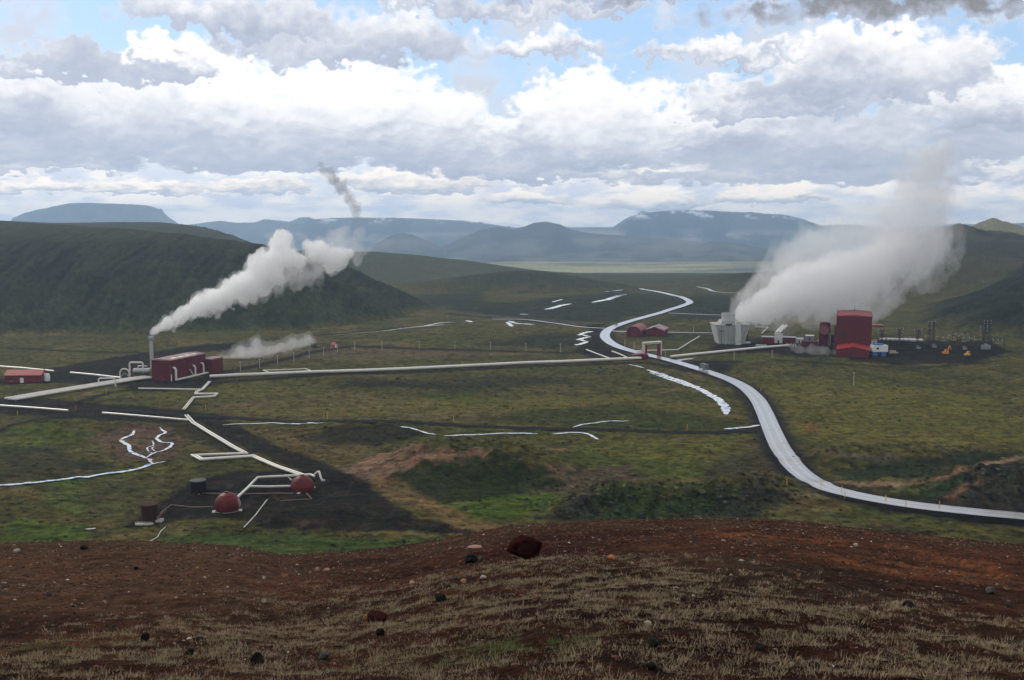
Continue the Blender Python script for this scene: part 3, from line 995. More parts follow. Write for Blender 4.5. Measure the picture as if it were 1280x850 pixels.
def steam(name, blobs, Y, h, density, amp, nscale, seed, octv=4, billow=False, parent=None, gain=.5, color=(1, 1, 1), flat=1.0, blend=2.0, cut=0.0, fine=None, **kw):
    """blobs: (px, py, r_px, depth offset)"""
    c, rr = [], []
    for b in blobs:
        px, py, rp = b[:3]
        dy = b[3] if len(b) > 3 else 0.0
        c.append(pt(px, py, Y + dy))
        rr.append(rp * (Y + dy) / FPX)
    c, rr = np.array(c), np.array(rr)
    lo = (c - rr[:, None] * 1.7).min(0) - 3 * h
    hi = (c + rr[:, None] * 1.7).max(0) + 3 * h
    n = np.ceil((hi - lo) / h).astype(int)
    gx, gy, gz = np.meshgrid(*[lo[i] + h * np.arange(n[i]) for i in range(3)], indexing='ij')
    # smooth union of balls, in metres inside the surface
    acc = np.zeros(gx.shape)
    big = np.zeros(gx.shape)
    kk = blend
    for p, q in zip(c, rr):
        d = q - np.sqrt((gx - p[0]) ** 2 + (gy - p[1]) ** 2 + ((gz - p[2]) * flat) ** 2)
        e = np.exp(np.clip(d / kk, -30, 12))
        acc += e
        big += e * q
    F = kk * np.log(acc + 1e-12)
    am_ = amp + (fine[1] if fine else 0)
    near = (F > -2.2 * am_) & (F < 3.0 * am_ + 2 * h)
    N = np.zeros(F.shape)
    N[near] = fbm3(gx[near] / nscale, gy[near] / nscale, gz[near] / nscale, seed, octv, gain, billow)
    loc = big / (acc + 1e-20)
    D_ = np.minimum(amp, .62 * loc) * (N * (1.0 if billow else 2.0) - cut)
    if fine:
        nf = np.zeros(F.shape)
        fz = fine[0]
        w1 = fbm3(gx[near] / (fz * 2), gy[near] / (fz * 2), gz[near] / (fz * 2), seed + 50, 2) * 1.2
        nf[near] = fbm3(gx[near] / fz + w1, gy[near] / fz - w1, gz[near] / fz + .7 * w1, seed + 60, 4, .6)
        D_ = D_ + np.minimum(fine[1], .5 * loc) * 2.0 * nf
    F = F + D_
    F[:2], F[-2:], F[:, :2], F[:, -2:], F[:, :, :2], F[:, :, -2:] = [-1] * 6
    zg = ground(gx[:, :, 0], gy[:, :, 0])
    F[gz < zg[:, :, None] + .3] = -1
    V, Q = surface_nets(F, lo, h)
    org = c[0]
    me = mesh_np(name, V - org, Q, vapour(name, density, color))
    return add(name, me, parent, loc=org if parent is None else org - np.array(parent.location), **kw)


# ------------------------------------------------------------------ building blocks
class MB:
    def __init__(self):
        self.v, self.f = [], []

    def add(self, vs, fs):
        b = len(self.v)
        self.v += [tuple(map(float, p)) for p in vs]
        self.f += [tuple(b + i for i in q) for q in fs]
        return self

    def box(self, x0, x1, y0, y1, z0, z1):
        return self.add([(x0, y0, z0), (x1, y0, z0), (x1, y1, z0), (x0, y1, z0), (x0, y0, z1), (x1, y0, z1), (x1, y1, z1), (x0, y1, z1)],
                        [(3, 2, 1, 0), (4, 5, 6, 7), (0, 1, 5, 4), (1, 2, 6, 5), (2, 3, 7, 6), (3, 0, 4, 7)])

    def prism(self, poly, y0, y1):
        """poly in x,z extruded along y"""
        n = len(poly)
        vs = [(x, y0, z) for x, z in poly] + [(x, y1, z) for x, z in poly]
        fs = [tuple(range(n)), tuple(range(2 * n - 1, n - 1, -1))] + [(i + n, (i + 1) % n + n, (i + 1) % n, i) for i in range(n)]
        return self.add(vs, fs)

    def frustum(self, w0, d0, w1, d1, z0, z1, cx=0, cy_=0):
        q = lambda w, d, z: [(cx - w / 2, cy_ - d / 2, z), (cx + w / 2, cy_ - d / 2, z), (cx + w / 2, cy_ + d / 2, z), (cx - w / 2, cy_ + d / 2, z)]
        return self.add(q(w0, d0, z0) + q(w1, d1, z1), [(3, 2, 1, 0), (4, 5, 6, 7), (0, 1, 5, 4), (1, 2, 6, 5), (2, 3, 7, 6), (3, 0, 4, 7)])

    def lathe(self, prof, n=24, cx=0, cy_=0):
        vs, fs = [], []
        for r, z in prof:
            for k in range(n):
                a = 2 * math.pi * k / n
                vs.append((cx + r * math.cos(a), cy_ + r * math.sin(a), z))
        m = len(prof)
        for i in range(m - 1):
            for k in range(n):
                fs.append((i * n + k, i * n + (k + 1) % n, (i + 1) * n + (k + 1) % n, (i + 1) * n + k))
        fs.append(tuple(range(n - 1, -1, -1)))
        fs.append(tuple((m - 1) * n + k for k in range(n)))
        return self.add(vs, fs)

    def tube(self, path, r, n=8, caps=True):
        P = [np.array(p, float) for p in path]
        m = len(P)
        rr = r if hasattr(r, '__len__') else [r] * m
        T = [(P[min(i + 1, m - 1)] - P[max(i - 1, 0)]) for i in range(m)]
        T = [t / (np.linalg.norm(t) + 1e-9) for t in T]
        up = np.array((0, 0, 1.0)) if abs(T[0][2]) < .9 else np.array((1.0, 0, 0))
        vs, fs = [], []
        for i in range(m):
            u = up - T[i] * up.dot(T[i])
            if np.linalg.norm(u) < 1e-3:
                u = np.cross(T[i], (0.3, 1, 0.2))
            u /= np.linalg.norm(u)
            up = u
            w = np.cross(T[i], u)
            for k in range(n):
                a = 2 * math.pi * k / n
                vs.append(P[i] + rr[i] * (math.cos(a) * u + math.sin(a) * w))
        for i in range(m - 1):
            for k in range(n):
                fs.append((i * n + k, i * n + (k + 1) % n, (i + 1) * n + (k + 1) % n, (i + 1) * n + k))
        if caps:
            fs.append(tuple(range(n - 1, -1, -1)))
            fs.append(tuple((m - 1) * n + k for k in range(n)))
        return self.add(vs, fs)

    def build(self, name, mat, parent=None, smooth=False, **kw):
        me = bpy.data.meshes.new(name)
        me.from_pydata(self.v, [], self.f)
        me.update()
        if smooth:
            me.polygons.foreach_set('use_smooth', [True] * len(me.polygons))
            try:
                me.set_sharp_from_angle(angle=math.radians(38))
            except Exception:
                pass
        me.materials.append(mat)
        return add(name, me, parent, **kw)


def thing(name, label, cat, loc, rotz=0.0, group=None):
    o = bpy.data.objects.new(name, None)
    C.objects.link(o)
    o.location = loc
    o.rotation_euler = (0, 0, rotz)
    o.empty_display_size = .5
    o['label'] = label
    o['category'] = cat
    if group:
        o['group'] = group
    return o


def copy_thing(o, loc, rotz=None, label=None):
    c = o.copy()
    C.objects.link(c)
    c.location = loc
    if rotz is not None:
        c.rotation_euler = (0, 0, rotz)
    if label:
        c['label'] = label
    for ch in list(o.children):
        d = ch.copy()
        C.objects.link(d)
        d.parent = c
        for g in list(ch.children):
            e = g.copy()
            C.objects.link(e)
            e.parent = d
    return c


def at_h(px, py, h, near=200.0):
    """point H metres above the terrain on a line of sight"""
    d = ray(px, py)
    p = at(px, py, near)
    for _ in range(6):
        t = (p[2] + h - EYE[2]) / d[2]
        q = EYE + d * t
        p = np.array((q[0], q[1], float(ground(q[0], q[1]))))
    q[2] = p[2] + h
    return q


def resample(pts, step):
    pts = [np.array(p, float) for p in pts]
    out = []
    for a, b in zip(pts[:-1], pts[1:]):
        n = max(1, int(np.linalg.norm(b - a) / step))
        for i in range(n):
            out.append(a + (b - a) * i / n)
    out.append(pts[-1])
    return out


def curve(pts, step=2.0):
    """Catmull-Rom through plan points"""
    P = [np.array(p, float) for p in pts]
    P = [2 * P[0] - P[1]] + P + [2 * P[-1] - P[-2]]
    out = []
    for i in range(1, len(P) - 2):
        a, b, c, d = P[i - 1:i + 3]
        n = max(2, int(np.linalg.norm(c - b) / step))
        for k in range(n):
            t = k / n
            out.append(.5 * (2 * b + (c - a) * t + (2 * a - 5 * b + 4 * c - d) * t * t + (3 * b - a - 3 * c + d) * t ** 3))
    out.append(P[-2])
    return np.array(out)


# ------------------------------------------------------------------ finishes
RED = surface('red_cladding', (.150, .012, .015), .55, .16, .25, .10, streak=(6, 6, .35), spec=.25)
RED_DARK = surface('dark_red_cladding', (.112, .010, .014), .6, .16, .25, .10, streak=(6, 6, .35), spec=.25)
RED_ROOF = surface('red_roof_sheet', (.215, .030, .032), .5, .18, .3, .1, streak=(.6, 6, 1), spec=.25)
RED_BRIGHT = surface('bright_red_sheet', (.26, .012, .012), .5, .14, .4, .1, streak=(5, 5, .5), spec=.25)
ROOF_FADED = surface('faded_roof_sheet', (.20, .075, .078), .5, .25, .15, .1, col2=(.29, .19, .18))
ROOF_PANEL = surface('pale_roof_light', (.62, .58, .50), .5, .15, .5, 0)
WHITE = surface('white_cladding', (.72, .72, .70), .5, .14, .5, .05)
PIPE = surface('pipe_jacket', (.64, .625, .58), .38, .16, .35, .05, col2=(.56, .53, .47), spec=.6)
PIPE_GREY = surface('grey_pipe_jacket', (.42, .42, .41), .4, .16, .5, .05)
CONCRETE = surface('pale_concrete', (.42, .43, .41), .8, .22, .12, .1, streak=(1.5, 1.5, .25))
CONCRETE_D = surface('darker_concrete_panel', (.33, .34, .33), .8, .2, .2, .1, streak=(1.5, 1.5, .25))  # darker grey concrete for ribs, deck and plenum
STEEL_D = surface('dark_steel', (.030, .032, .036), .5, .2, 1, .05, spec=.25)
STEEL = surface('galvanised_steel', (.36, .38, .40), .4, .15, 1, .05, metal=.6)
BLACK = surface('soot_black', (.010, .009, .009), .8, .3, 1, .1, spec=.08)
RUST = surface('rusty_plate', (.050, .016, .011), .75, .4, .6, .2, col2=(.026, .012, .010), streak=(2, 2, .6), spec=.08)
DOME_RED = surface('red_dome_panel', (.125, .0075, .007), .5, .3, .35, .06, col2=(.080, .006, .006), spec=.25)
YELLOW = surface('yellow_paint', (.62, .36, .02), .5, .15, 2, .05)
ORANGE = surface('orange_paint', (.60, .22, .02), .5, .15, 2, .05)
BLUE = surface('blue_paint', (.035, .15, .42), .5, .15, 2, .05)
GREEN_D = surface('dark_green_paint', (.018, .038, .034), .5, .2, 1, .05)
PINK = surface('faded_pink_disc', (.34, .105, .115), .6, .15, .5, .05)
GLASS = surface('dark_window_glass', (.02, .025, .03), .12, .05, 1, 0)
TAN_P = surface('tan_paint', (.42, .36, .25), .6, .1, 1, 0)
RUBBER = surface('tyre_rubber', (.015, .015, .016), .8, .1, 1, 0)
BROWN_PIPE = surface('brown_pipe', (.17, .095, .075), .6, .2, 1, .05)
WOOD = surface('weathered_pole', (.46, .45, .42), .7, .15, 2, .05)


# ------------------------------------------------------------------ roads and water
def road_material():
    m, T = new_mat('wet_asphalt')
    tc = T.node('ShaderNodeTexCoord')
    uv = T.node('ShaderNodeAttribute', attribute_name='across')
    x = uv.outputs['Fac']
    P = tc.outputs['Object']
    n = T.noise(P, .35, 5, .6)
    n2 = T.noise(P, 2.2, 4, .6)
    # worn wheel tracks, paler than the crown
    w = T.math('ABSOLUTE', T.math('SUBTRACT', T.math('ABSOLUTE', x), .42))
    track = T.smooth(w, .22, .05)
    base = T.mix(T.math('MULTIPLY_ADD', n, .6, T.math('MULTIPLY', n2, .4)), (.16, .16, .165), (.32, .32, .325))
    base = T.mix(T.math('MULTIPLY', track, .5), base, (.44, .44, .445))
    edge = T.math('ADD', T.math('ABSOLUTE', x), T.math('MULTIPLY', T.math('SUBTRACT', T.noise(P, .9, 4, .65), .5), .35))
    base = T.mix(T.smooth(edge, .86, 1.0), base, (.045, .042, .040))
    base = T.mix(T.math('MULTIPLY', T.smooth(T.noise(P, .12, 5, .65), .55, .68), .5), base, (.10, .10, .10))
    p = T.node('ShaderNodeBsdfPrincipled')
    T.put(p.inputs['Base Color'], base)
    T.put(p.inputs['Roughness'], T.math('MULTIPLY_ADD', n2, .2, .22))
    p.inputs['Specular IOR Level'].default_value = .9
    p.inputs['Coat Weight'].default_value = .9
    p.inputs['Coat Roughness'].default_value = .22
    p.inputs['Coat IOR'].default_value = 1.7
    o = T.node('ShaderNodeOutputMaterial')
    T.link(p.outputs[0], o.inputs['Surface'])
    return m


def water_material():
    m, T = new_mat('milky_water')
    tc = T.node('ShaderNodeTexCoord')
    P = tc.outputs['Object']
    n = T.noise(P, .45, 5, .65)
    c = T.mix(T.smooth(n, .40, .52), (.06, .06, .058), (.66, .66, .64))
    p = T.node('ShaderNodeBsdfPrincipled')
    T.put(p.inputs['Base Color'], c)
    p.inputs['Roughness'].default_value = .12
    p.inputs['Specular IOR Level'].default_value = .7
    p.inputs['Coat Weight'].default_value = .6
    p.inputs['Coat Roughness'].default_value = .1
    T.link(T.bump(T.noise(P, 1.3, 3, .6), .08, .05), p.inputs['Normal'])
    o = T.node('ShaderNodeOutputMaterial')
    T.link(p.outputs[0], o.inputs['Surface'])
    return m


SHOULDER = surface('road_shoulder_gravel', (.011, .0105, .010), .95, .45, .8, .4, spec=.05)
TRACK_M = surface('cinder_track', (.011, .0105, .0105), .95, .5, .5, .4, col2=(.019, .017, .016), spec=.05)
ASPHALT = road_material()
WATER = water_material()


def ribbon(name, line, half, lift, mat, kind='structure', skirt=0.0, skirt_mat=None, smooth_z=7, wob=0.0, seed=0, across=True, cross=3):
    line = np.asarray(line)[:, :2]
    n = len(line)
    t = np.gradient(line, axis=0)
    t /= np.linalg.norm(t, axis=1)[:, None] + 1e-9
    nrm = np.stack([t[:, 1], -t[:, 0]], 1)
    half = np.broadcast_to(np.asarray(half, float), (n,)).copy()
    s = np.cumsum(np.r_[0, np.linalg.norm(np.diff(line, axis=0), axis=1)])
    hl, hr = half.copy(), half.copy()
    if wob:
        hl *= 1 + wob * fbm(s / 4.0, s * 0 + seed, 400 + seed, 3) * 2
        hr *= 1 + wob * fbm(s / 4.0, s * 0 + seed + 9, 500 + seed, 3) * 2
        hl, hr = np.maximum(hl, .12), np.maximum(hr, .12)
    us = np.linspace(-1, 1, cross)
    rows = []
    for u in us:
        off = np.where(u < 0, u * hl, u * hr)
        rows.append(line + nrm * off[:, None])
    Zs = np.stack([ground(r[:, 0], r[:, 1]) for r in rows])
    if smooth_z > 1:
        z = Zs.max(0)
        k = np.ones(smooth_z) / smooth_z
        zp = np.convolve(np.pad(z, smooth_z // 2, 'edge'), k, 'valid')[:n]
        Zs = np.repeat(np.maximum(zp, z - .25)[None], cross, 0)
    V = np.stack([np.c_[r, z + lift] for r, z in zip(rows, Zs)], 1)          # n, cross, 3
    idx = np.arange(n * cross).reshape(n, cross)
    q = np.stack([idx[:-1, :-1], idx[1:, :-1], idx[1:, 1:], idx[:-1, 1:]], -1).reshape(-1, 4)
    org = np.r_[line[n // 2], float(ground(*line[n // 2]))]
    up = np.cross(V[1, 0] - V[0, 0], V[0, 1] - V[0, 0])[2]
    if up > 0:
        pass
    else:
        q = q
    a, b, c = V.reshape(-1, 3)[q[0][0]], V.reshape(-1, 3)[q[0][1]], V.reshape(-1, 3)[q[0][2]]
    if np.cross(b - a, c - a)[2] < 0:
        q = q[:, ::-1]
    me = mesh_np(name, V.reshape(-1, 3) - org, q, mat, True)
    if across:
        at_ = me.attributes.new('across', 'FLOAT', 'POINT')
        at_.data.foreach_set('value', np.tile(us, n).astype(np.float32))
    o = add(name, me, kind=kind, loc=org)
    if skirt:
        E = []
        for side, h_ in ((0, hl), (cross - 1, hr)):
            sgn = -1 if side == 0 else 1
            inner = V[:, side] - (0, 0, .02)
            outer = inner + np.c_[nrm * (sgn * skirt), np.zeros(n)]
            outer[:, 2] = np.minimum(ground(outer[:, 0], outer[:, 1]) - .15, inner[:, 2] - .1)
            E.append((inner, outer, sgn))
        for inner, outer, sgn in E:
            W = np.stack([inner, outer], 1).reshape(-1, 3)
            idx = np.arange(2 * n).reshape(n, 2)
            q = np.stack([idx[:-1, 0], idx[1:, 0], idx[1:, 1], idx[:-1, 1]], -1)
            a, b, c = W[q[0][0]], W[q[0][1]], W[q[0][2]]
            if np.cross(b - a, c - a)[2] < 0:
                q = q[:, ::-1]
            add('road_verge', mesh_np('road_verge', W - org, q, skirt_mat), kind='structure', loc=org)
    return o


road_line = curve([at(a, b)[:2] for a, b in ROAD_PX], 2.0)
ribbon('road', road_line, 3.9, .34, ASPHALT, skirt=1.7, skirt_mat=SHOULDER, smooth_z=15, cross=9)
ribbon('gravel_track', curve([at(a, b)[:2] for a, b in [(-260, 505), (-60, 509), (0, 510), (60, 510), (150, 513.5), (250, 520), (330, 525), (450, 527), (560, 531), (700, 537), (860, 541), (930, 539.5), (948, 537)]], 2.5),
       2.6, .12, TRACK_M, smooth_z=5, wob=.12, seed=3)
STREAMS = [
    ([(-230, 640), (-120, 622), (-20, 611), (20, 606.5), (60, 602), (85, 599.5), (98, 597), (110, 597.5), (119, 595.5), (140, 592.5), (165, 588.5), (182, 584), (191, 580.5), (207, 577.5)], 1.15),
    ([(191, 580.5), (187, 576), (180, 572.5), (169, 568), (162, 563.5), (161, 558), (153, 553), (152, 550), (161, 546), (166, 543), (168, 538.5)], .95),
    ([(183, 573), (187, 570), (196, 566), (208, 562), (215, 557), (213, 554.5), (202, 553.5), (196, 549), (199, 545), (207, 542), (202, 538), (200, 534.5)], .75),
    ([(190, 568), (184, 561), (192, 557), (190, 551)], .35), ([(196, 566), (190, 561), (194, 559)], .3),
    ([(908, 519), (906, 509), (896, 499), (878, 489), (856, 479), (832, 470.5), (808, 462.5)], 2.6),
    ([(862, 484), (846, 478), (826, 471), (812, 466)], 1.1),
    ([(806, 461), (796, 458), (786, 456)], .9),
    ([(278, 532), (310, 530.5), (350, 530), (385, 529.5), (405, 529)], .8), ([(350, 530.5), (374, 531), (392, 529)], .9),
    ([(500, 533.5), (512, 535.5), (525, 539.5), (545, 544)], .8), ([(555, 545.5), (600, 544), (640, 542.5), (672, 543)], 1.0), ([(690, 543), (715, 541.5), (733, 543), (748, 550)], .9),
    ([(716, 535), (730, 531), (752, 528), (786, 526.5)], .8), ([(905, 537), (930, 535), (950, 532)], 1.4),  # last ribbon is the shine on wet track gravel, built as water
    ([(741, 414.5), (735, 415.5), (729, 417), (724, 419.5)], 2.4), ([(728, 419), (734, 420.5), (739, 421)], 1.6), ([(736, 421.5), (728, 423.5), (722, 425.5)], 2.6), ([(725, 425), (731, 427), (736, 427.5)], 1.7),
    ([(734, 428), (727, 430), (720, 432)], 2.2),
    ([(637, 401.5), (643, 404), (652, 405), (668, 406)], 2.6), ([(634, 403), (640, 408.5)], 2.2), ([(583, 401), (590, 403)], 2.6), ([(650, 393), (660, 393.5)], 3),
    ([(682, 387), (692, 385), (702, 382), (714, 380)], 4), ([(690, 378), (703, 374.5)], 2), ([(740, 378.5), (752, 376), (764, 373), (782, 368)], 4.5), ([(757, 365), (770, 364), (781, 362.5)], 3),
    ([(400, 421), (440, 417.5), (480, 414), (520, 409), (556, 406)], 1.6), ([(530, 408), (550, 404), (568, 403)], 1.5)]
for i, (pts, hw) in enumerate(STREAMS):
    if len(pts) > 2:
        ln = curve([at(a, b)[:2] for a, b in pts], 1.2)
    else:
        ln = np.array(resample([at(a, b)[:2] for a, b in pts], 1.2))
    hw_ = hw * .8 * np.clip(np.sin(np.linspace(.1, math.pi - .1, len(ln))) * 2.5 + .1, .2, 1)
    ribbon('stream', ln, hw_, .30, WATER, smooth_z=3, wob=.55, seed=20 + i, across=False)
for pts, hw in (([(872, 358.5), (884, 361), (894, 364.5), (926, 367)], 2.4), ([(836, 391.5), (870, 393), (922, 394.5)], 1.8), ([(834, 415.5), (870, 416), (900, 416.5)], 1.5),
                ([(762, 414), (775, 414.5), (786, 414.5)], 2.2), ([(762, 411), (720, 408), (660, 400), (615, 399)], 1.6), ([(845, 452), (852, 450), (866, 448.5)], 2.0)):
    ribbon('side_road', curve([at(a, b)[:2] for a, b in pts], 2.5), hw, .2, ASPHALT, smooth_z=5)


# ------------------------------------------------------------------ pipelines
def pipeline(label, px_pts, r, h, offsets=(0.0,), mat=PIPE, cat='pipeline', group=None, name='pipeline', sup=True, closed_bend=1.2):
    base = [at_h(a, b, h) for a, b in px_pts]
    t = thing(name, label, cat, (*base[0][:2], float(ground(*base[0][:2]))), group=group)
    org = np.array(t.location)
    plan = [np.array(p[:2]) for p in base]
    rows = MB()
    for off in offsets:
        pl = []
        for i, p in enumerate(plan):
            d0 = plan[i] - plan[i - 1] if i else plan[1] - plan[0]
            d1 = plan[i + 1] - plan[i] if i < len(plan) - 1 else d0
            d0, d1 = d0 / np.linalg.norm(d0), d1 / np.linalg.norm(d1)
            n0, n1 = np.array((d0[1], -d0[0])), np.array((d1[1], -d1[0]))
            m = n0 + n1
            m = m / max(np.linalg.norm(m), .35)
            pl.append(p + m * off / max(.5, float(m.dot(n0))))
        P = resample(pl, 5.0)
        z = np.array([float(ground(*p)) for p in P])
        k = 5
        zs = np.convolve(np.pad(z, k // 2, 'edge'), np.ones(k) / k, 'valid')
        z = np.maximum(zs, z - .2) + h
        MB().tube([np.r_[p, q] - org for p, q in zip(P, z)], r, 8).build('pipe', mat, t, True)
        for i in range(0, len(P), 2):
            x, y = P[i]
            rows.box(x - org[0] - .12, x - org[0] + .12, y - org[1] - .12, y - org[1] + .12, z[i] - org[2] - h - .4, z[i] - org[2] - r * .8)
    if sup:
        rows.build('supports', STEEL_D, t, kind='stuff')
    return t


pipeline('long pale main steam pipe crossing the valley from the red powerhouse towards the portal', [(262, 470), (300, 468), (420, 463.5), (560, 458), (700, 451.5), (800, 447)], .72, 1.3, (0, 1.9))
pipeline('thin pipe with a long expansion bend beside the main steam pipe', [(338, 466), (329, 463), (382, 461), (392, 464.5)], .34, 1.1)
pipeline('pale pipe climbing right from the portal to the cooling plant', [(838, 445.5), (880, 441), (930, 436), (985, 431.5)], .65, 1.3, (0, 1.6))
pipeline('broad rack of four parallel pipes running left from the powerhouse', [(12, 499), (60, 490.5), (110, 482.5), (165, 473.5), (186, 471)], .52, 1.3, (-3.75, -1.25, 1.25, 3.75))
pipeline('pale pipe behind the small red house', [(-200, 443), (30, 460), (67, 463.5)], .5, 1.2)
pipeline('pale pipe on dark gravel between small red house and pipe loops', [(88, 465.5), (120, 468.5), (151, 472)], .5, 1.2)
pipeline('white pipe at the left edge in front of the gravel track', [(-220, 492), (0, 506.5), (50, 510), (85, 513)], .42, 1.1)
pipeline('white pipe ending at the junction of the double pipes', [(128, 516), (180, 520), (236, 525)], .42, 1.1)
pipeline('straight white pipe on the grass before the powerhouse', [(173, 485.5), (215, 486), (253, 486.8)], .36, 1.0)
pipeline('zigzag white pipe with square expansion loop on the grass', [(263, 477), (254, 486.5), (247, 489), (246, 492), (272, 491.5), (269, 495.5), (243, 496.5), (231, 511.5)], .34, 1.0, (0, .9))
pipeline('double white pipes with a wide hairpin loop leading down to the red domes', [(233, 519), (242, 528), (276, 549), (307, 566), (242, 569), (252, 573.5), (316, 569), (348, 583), (378, 593.5)], .36, 1.1, (-.55, .55))
pipeline('white pipe running down to the nearer red dome', [(393, 595), (388, 592.3), (322, 596.5), (310, 609), (293, 625)], .40, 1.3)
pipeline('short white pipe joining the farther red dome', [(311, 608), (335, 607.8), (363, 607.5)], .36, 1.2)
pipeline('thin white pipe slanting over black gravel right of nearer dome', [(334, 625.5), (320, 642), (305, 660)], .14, .5)
pipeline('thin brown pipe between the rusty drum and the nearer dome', [(266, 633), (240, 633), (214, 633), (200, 641)], .16, .9, mat=BROWN_PIPE)
pipeline('dark pipe from the black drum past the domes', [(257, 616.5), (300, 617.5), (340, 617), (366, 616.5)], .16, .6, mat=BROWN_PIPE)
pipeline('thin dark pipe with a kink on gravel below the farther dome', [(383, 616), (390, 625), (350, 625.5)], .14, .4, mat=BROWN_PIPE)
pipeline('thin crooked white pipe lying on grass below the rusty drum', [(207, 658), (201, 664), (197, 671), (188, 676), (180, 680)], .12, .35)
pipeline('white pipe crossing the slope by the left of road bend', [(733, 437), (745, 441.5), (762, 448)], .5, .9)
pipeline('short white pipe near the road below the bend', [(765, 439), (775, 442.5), (784, 447)], .5, .9)
pipeline('thin white pipe bending up the grass towards the cooling tower', [(796, 438.5), (847, 437), (860, 429), (874, 420.5)], .42, 1.0)
pipeline('white pipe with square bend behind the low red sheds', [(944, 408.5), (960, 409), (952, 416.5)], .4, 1.2)
pipeline('thick white duct rising behind the white block among red sheds', [(972, 416), (976, 411.5), (981, 407)], 1.1, 2.4, (-1.3, 1.3))
pipeline('bright white pipeline at the back of the dark yard', [(1100, 423.5), (1125, 424.3), (1153, 425)], .9, 1.6, (0, 1.6), mat=WHITE)


# ------------------------------------------------------------------ buildings and plant
def base_at(px, py):
    p = at(px, py)
    return p


def facade(mb, w, y, z0, z1, pitch, depth=.12):
    """standing seams on a wall face at y (facing -y), from x=0 to w"""
    n = max(2, int(w / pitch))
    for i in range(1, n):
        x = w * i / n
        mb.box(x - .07, x + .07, y - depth, y - .004, z0 + .05, z1 - .05)


def pipe_elbow(parent, x, y, top, r=.55, out=1.2, n=7, mat=PIPE):
    """riser that leaves a wall high up, bends over and drops to the ground; faces +x"""
    P = [(x - .3, y, top)]
    for i in range(n + 1):
        a = math.pi / 2 * i / n
        P.append((x + out * math.sin(a), y, top - out * (1 - math.cos(a))))
    P.append((x + out, y, .6))
    MB().tube(P, r, 10).build('steam_riser', mat, parent, True)


# --- the long red powerhouse (left)
A0, A1 = at(214, 476.5), at(250, 468)
d = A1[:2] - A0[:2]
rot = math.atan2(d[1], d[0]) - math.pi / 2          # local +y runs along the long wall
L_, W_, H_ = float(np.linalg.norm(d)) + 6, 12.2, 11.6
gz = float(min(ground(*A0[:2]), ground(*A1[:2]))) - .3
pw = thing('powerhouse', 'long red powerhouse with pale roof lights and white pipe bends on its side', 'powerhouse', (A0[0], A0[1], gz), rot)
m = MB().box(-W_, 0, 0, L_, 0, H_)
m.build('wall', RED_DARK, pw)
m = MB()
for i in range(1, 8):
    m.box(-W_ + W_ * i / 8 - .06, -W_ + W_ * i / 8 + .06, -.12, -.004, .3, H_ - .3)
for i in range(1, 14):
    m.box(.004, .12, L_ * i / 14 - .06, L_ * i / 14 + .06, .3, H_ - .3)
m.build('seams', RED_DARK, pw, kind='stuff')
rf = MB().prism([(-W_ - .35, H_ + .004), (.35, H_ + .004), (.35, H_ + .35), (-W_ / 2, H_ + 1.0), (-W_ - .35, H_ + .35)], -.35, L_ + .35).build('roof', ROOF_FADED, pw)
for k, (y0, y1) in enumerate(((4, 9), (10.5, 15.5), (17, 22), (23.5, 28))):
    if y1 < L_:
        MB().add([(-W_ * .30, y0, H_ + .80), (-W_ * .10, y0, H_ + .56), (-W_ * .10, y1, H_ + .56), (-W_ * .30, y1, H_ + .80),
                  (-W_ * .30, y0, H_ + .95), (-W_ * .10, y0, H_ + .70), (-W_ * .10, y1, H_ + .70), (-W_ * .30, y1, H_ + .95)],
                 [(3, 2, 1, 0), (4, 5, 6, 7), (0, 1, 5, 4), (1, 2, 6, 5), (2, 3, 7, 6), (3, 0, 4, 7)]).build('roof_light', ROOF_PANEL, pw)
MB().box(.004, .25, -.1, .5, 0, 4.2).build('downpipe', WHITE, pw)
dr = MB().box(-7.4, -4.6, -.16, -.004, .05, 3.6).build('door', RED, pw)
MB().box(-4.9, -4.75, -.24, -.17, 1.2, 1.8).build('handle', STEEL, dr)
pipe_elbow(pw, .1, 2.2, 7.6, .62, 1.6)
pipe_elbow(pw, .1, L_ * .62, 6.4, .50, 1.4)
pipe_elbow(pw, .1, L_ * .86, 6.8, .52, 1.5)
MB().tube([(1.6, 2.2, .9), (2.2, L_ * .4, .9), (2.4, L_ * .95, .9)], .55, 8).build('collector_pipe', PIPE, pw, True)
MB().tube([(.3, L_ * .5, 4.5), (1.0, L_ * .5, 4.5), (1.9, L_ * .55, .9)], .35, 8).build('branch_pipe', PIPE_GREY, pw, True)

B0 = at(252, 467.5)
an = thing('annex', 'small dark red annex at the far end of the long powerhouse', 'annex', (B0[0] + .6, B0[1] + 4.0, float(ground(*B0[:2])) - .3), rot)
MB().box(-1.5, 5.2, 0, 11, 0, 8.2).build('wall', RED_DARK, an)
MB().box(-1.8, 5.5, -.3, 11.3, 8.204, 8.7).build('roof', ROOF_FADED, an)
dr = MB().box(2.2, 4.6, -.15, -.004, .1, 4.2).build('door', RED, an)
MB().box(2.35, 2.5, -.25, -.16, 1.4, 2.0).build('handle', STEEL, dr)

# --- chimney
ch = thing('chimney', 'slim pale chimney with a wider cap, the source of white steam', 'chimney', (*pt(190, 455, 592)[:2], float(ground(*pt(190, 455, 592)[:2]))))
ztop = pt(190, 421, 592)[2] - ch.location[2]
MB().lathe([(1.25, -.5), (1.25, 1.0), (1.08, 1.01), (1.02, ztop - 2.2)], 20).build('shaft', CONCRETE, ch, True)
MB().lathe([(1.06, ztop - 2.2), (1.75, ztop - 1.7), (1.75, ztop), (1.45, ztop + .02)], 20).build('cap', STEEL, ch, True)
MB().lathe([(1.2, ztop * .45), (1.2, ztop * .45 + .25)], 20).build('band', STEEL, ch, True)

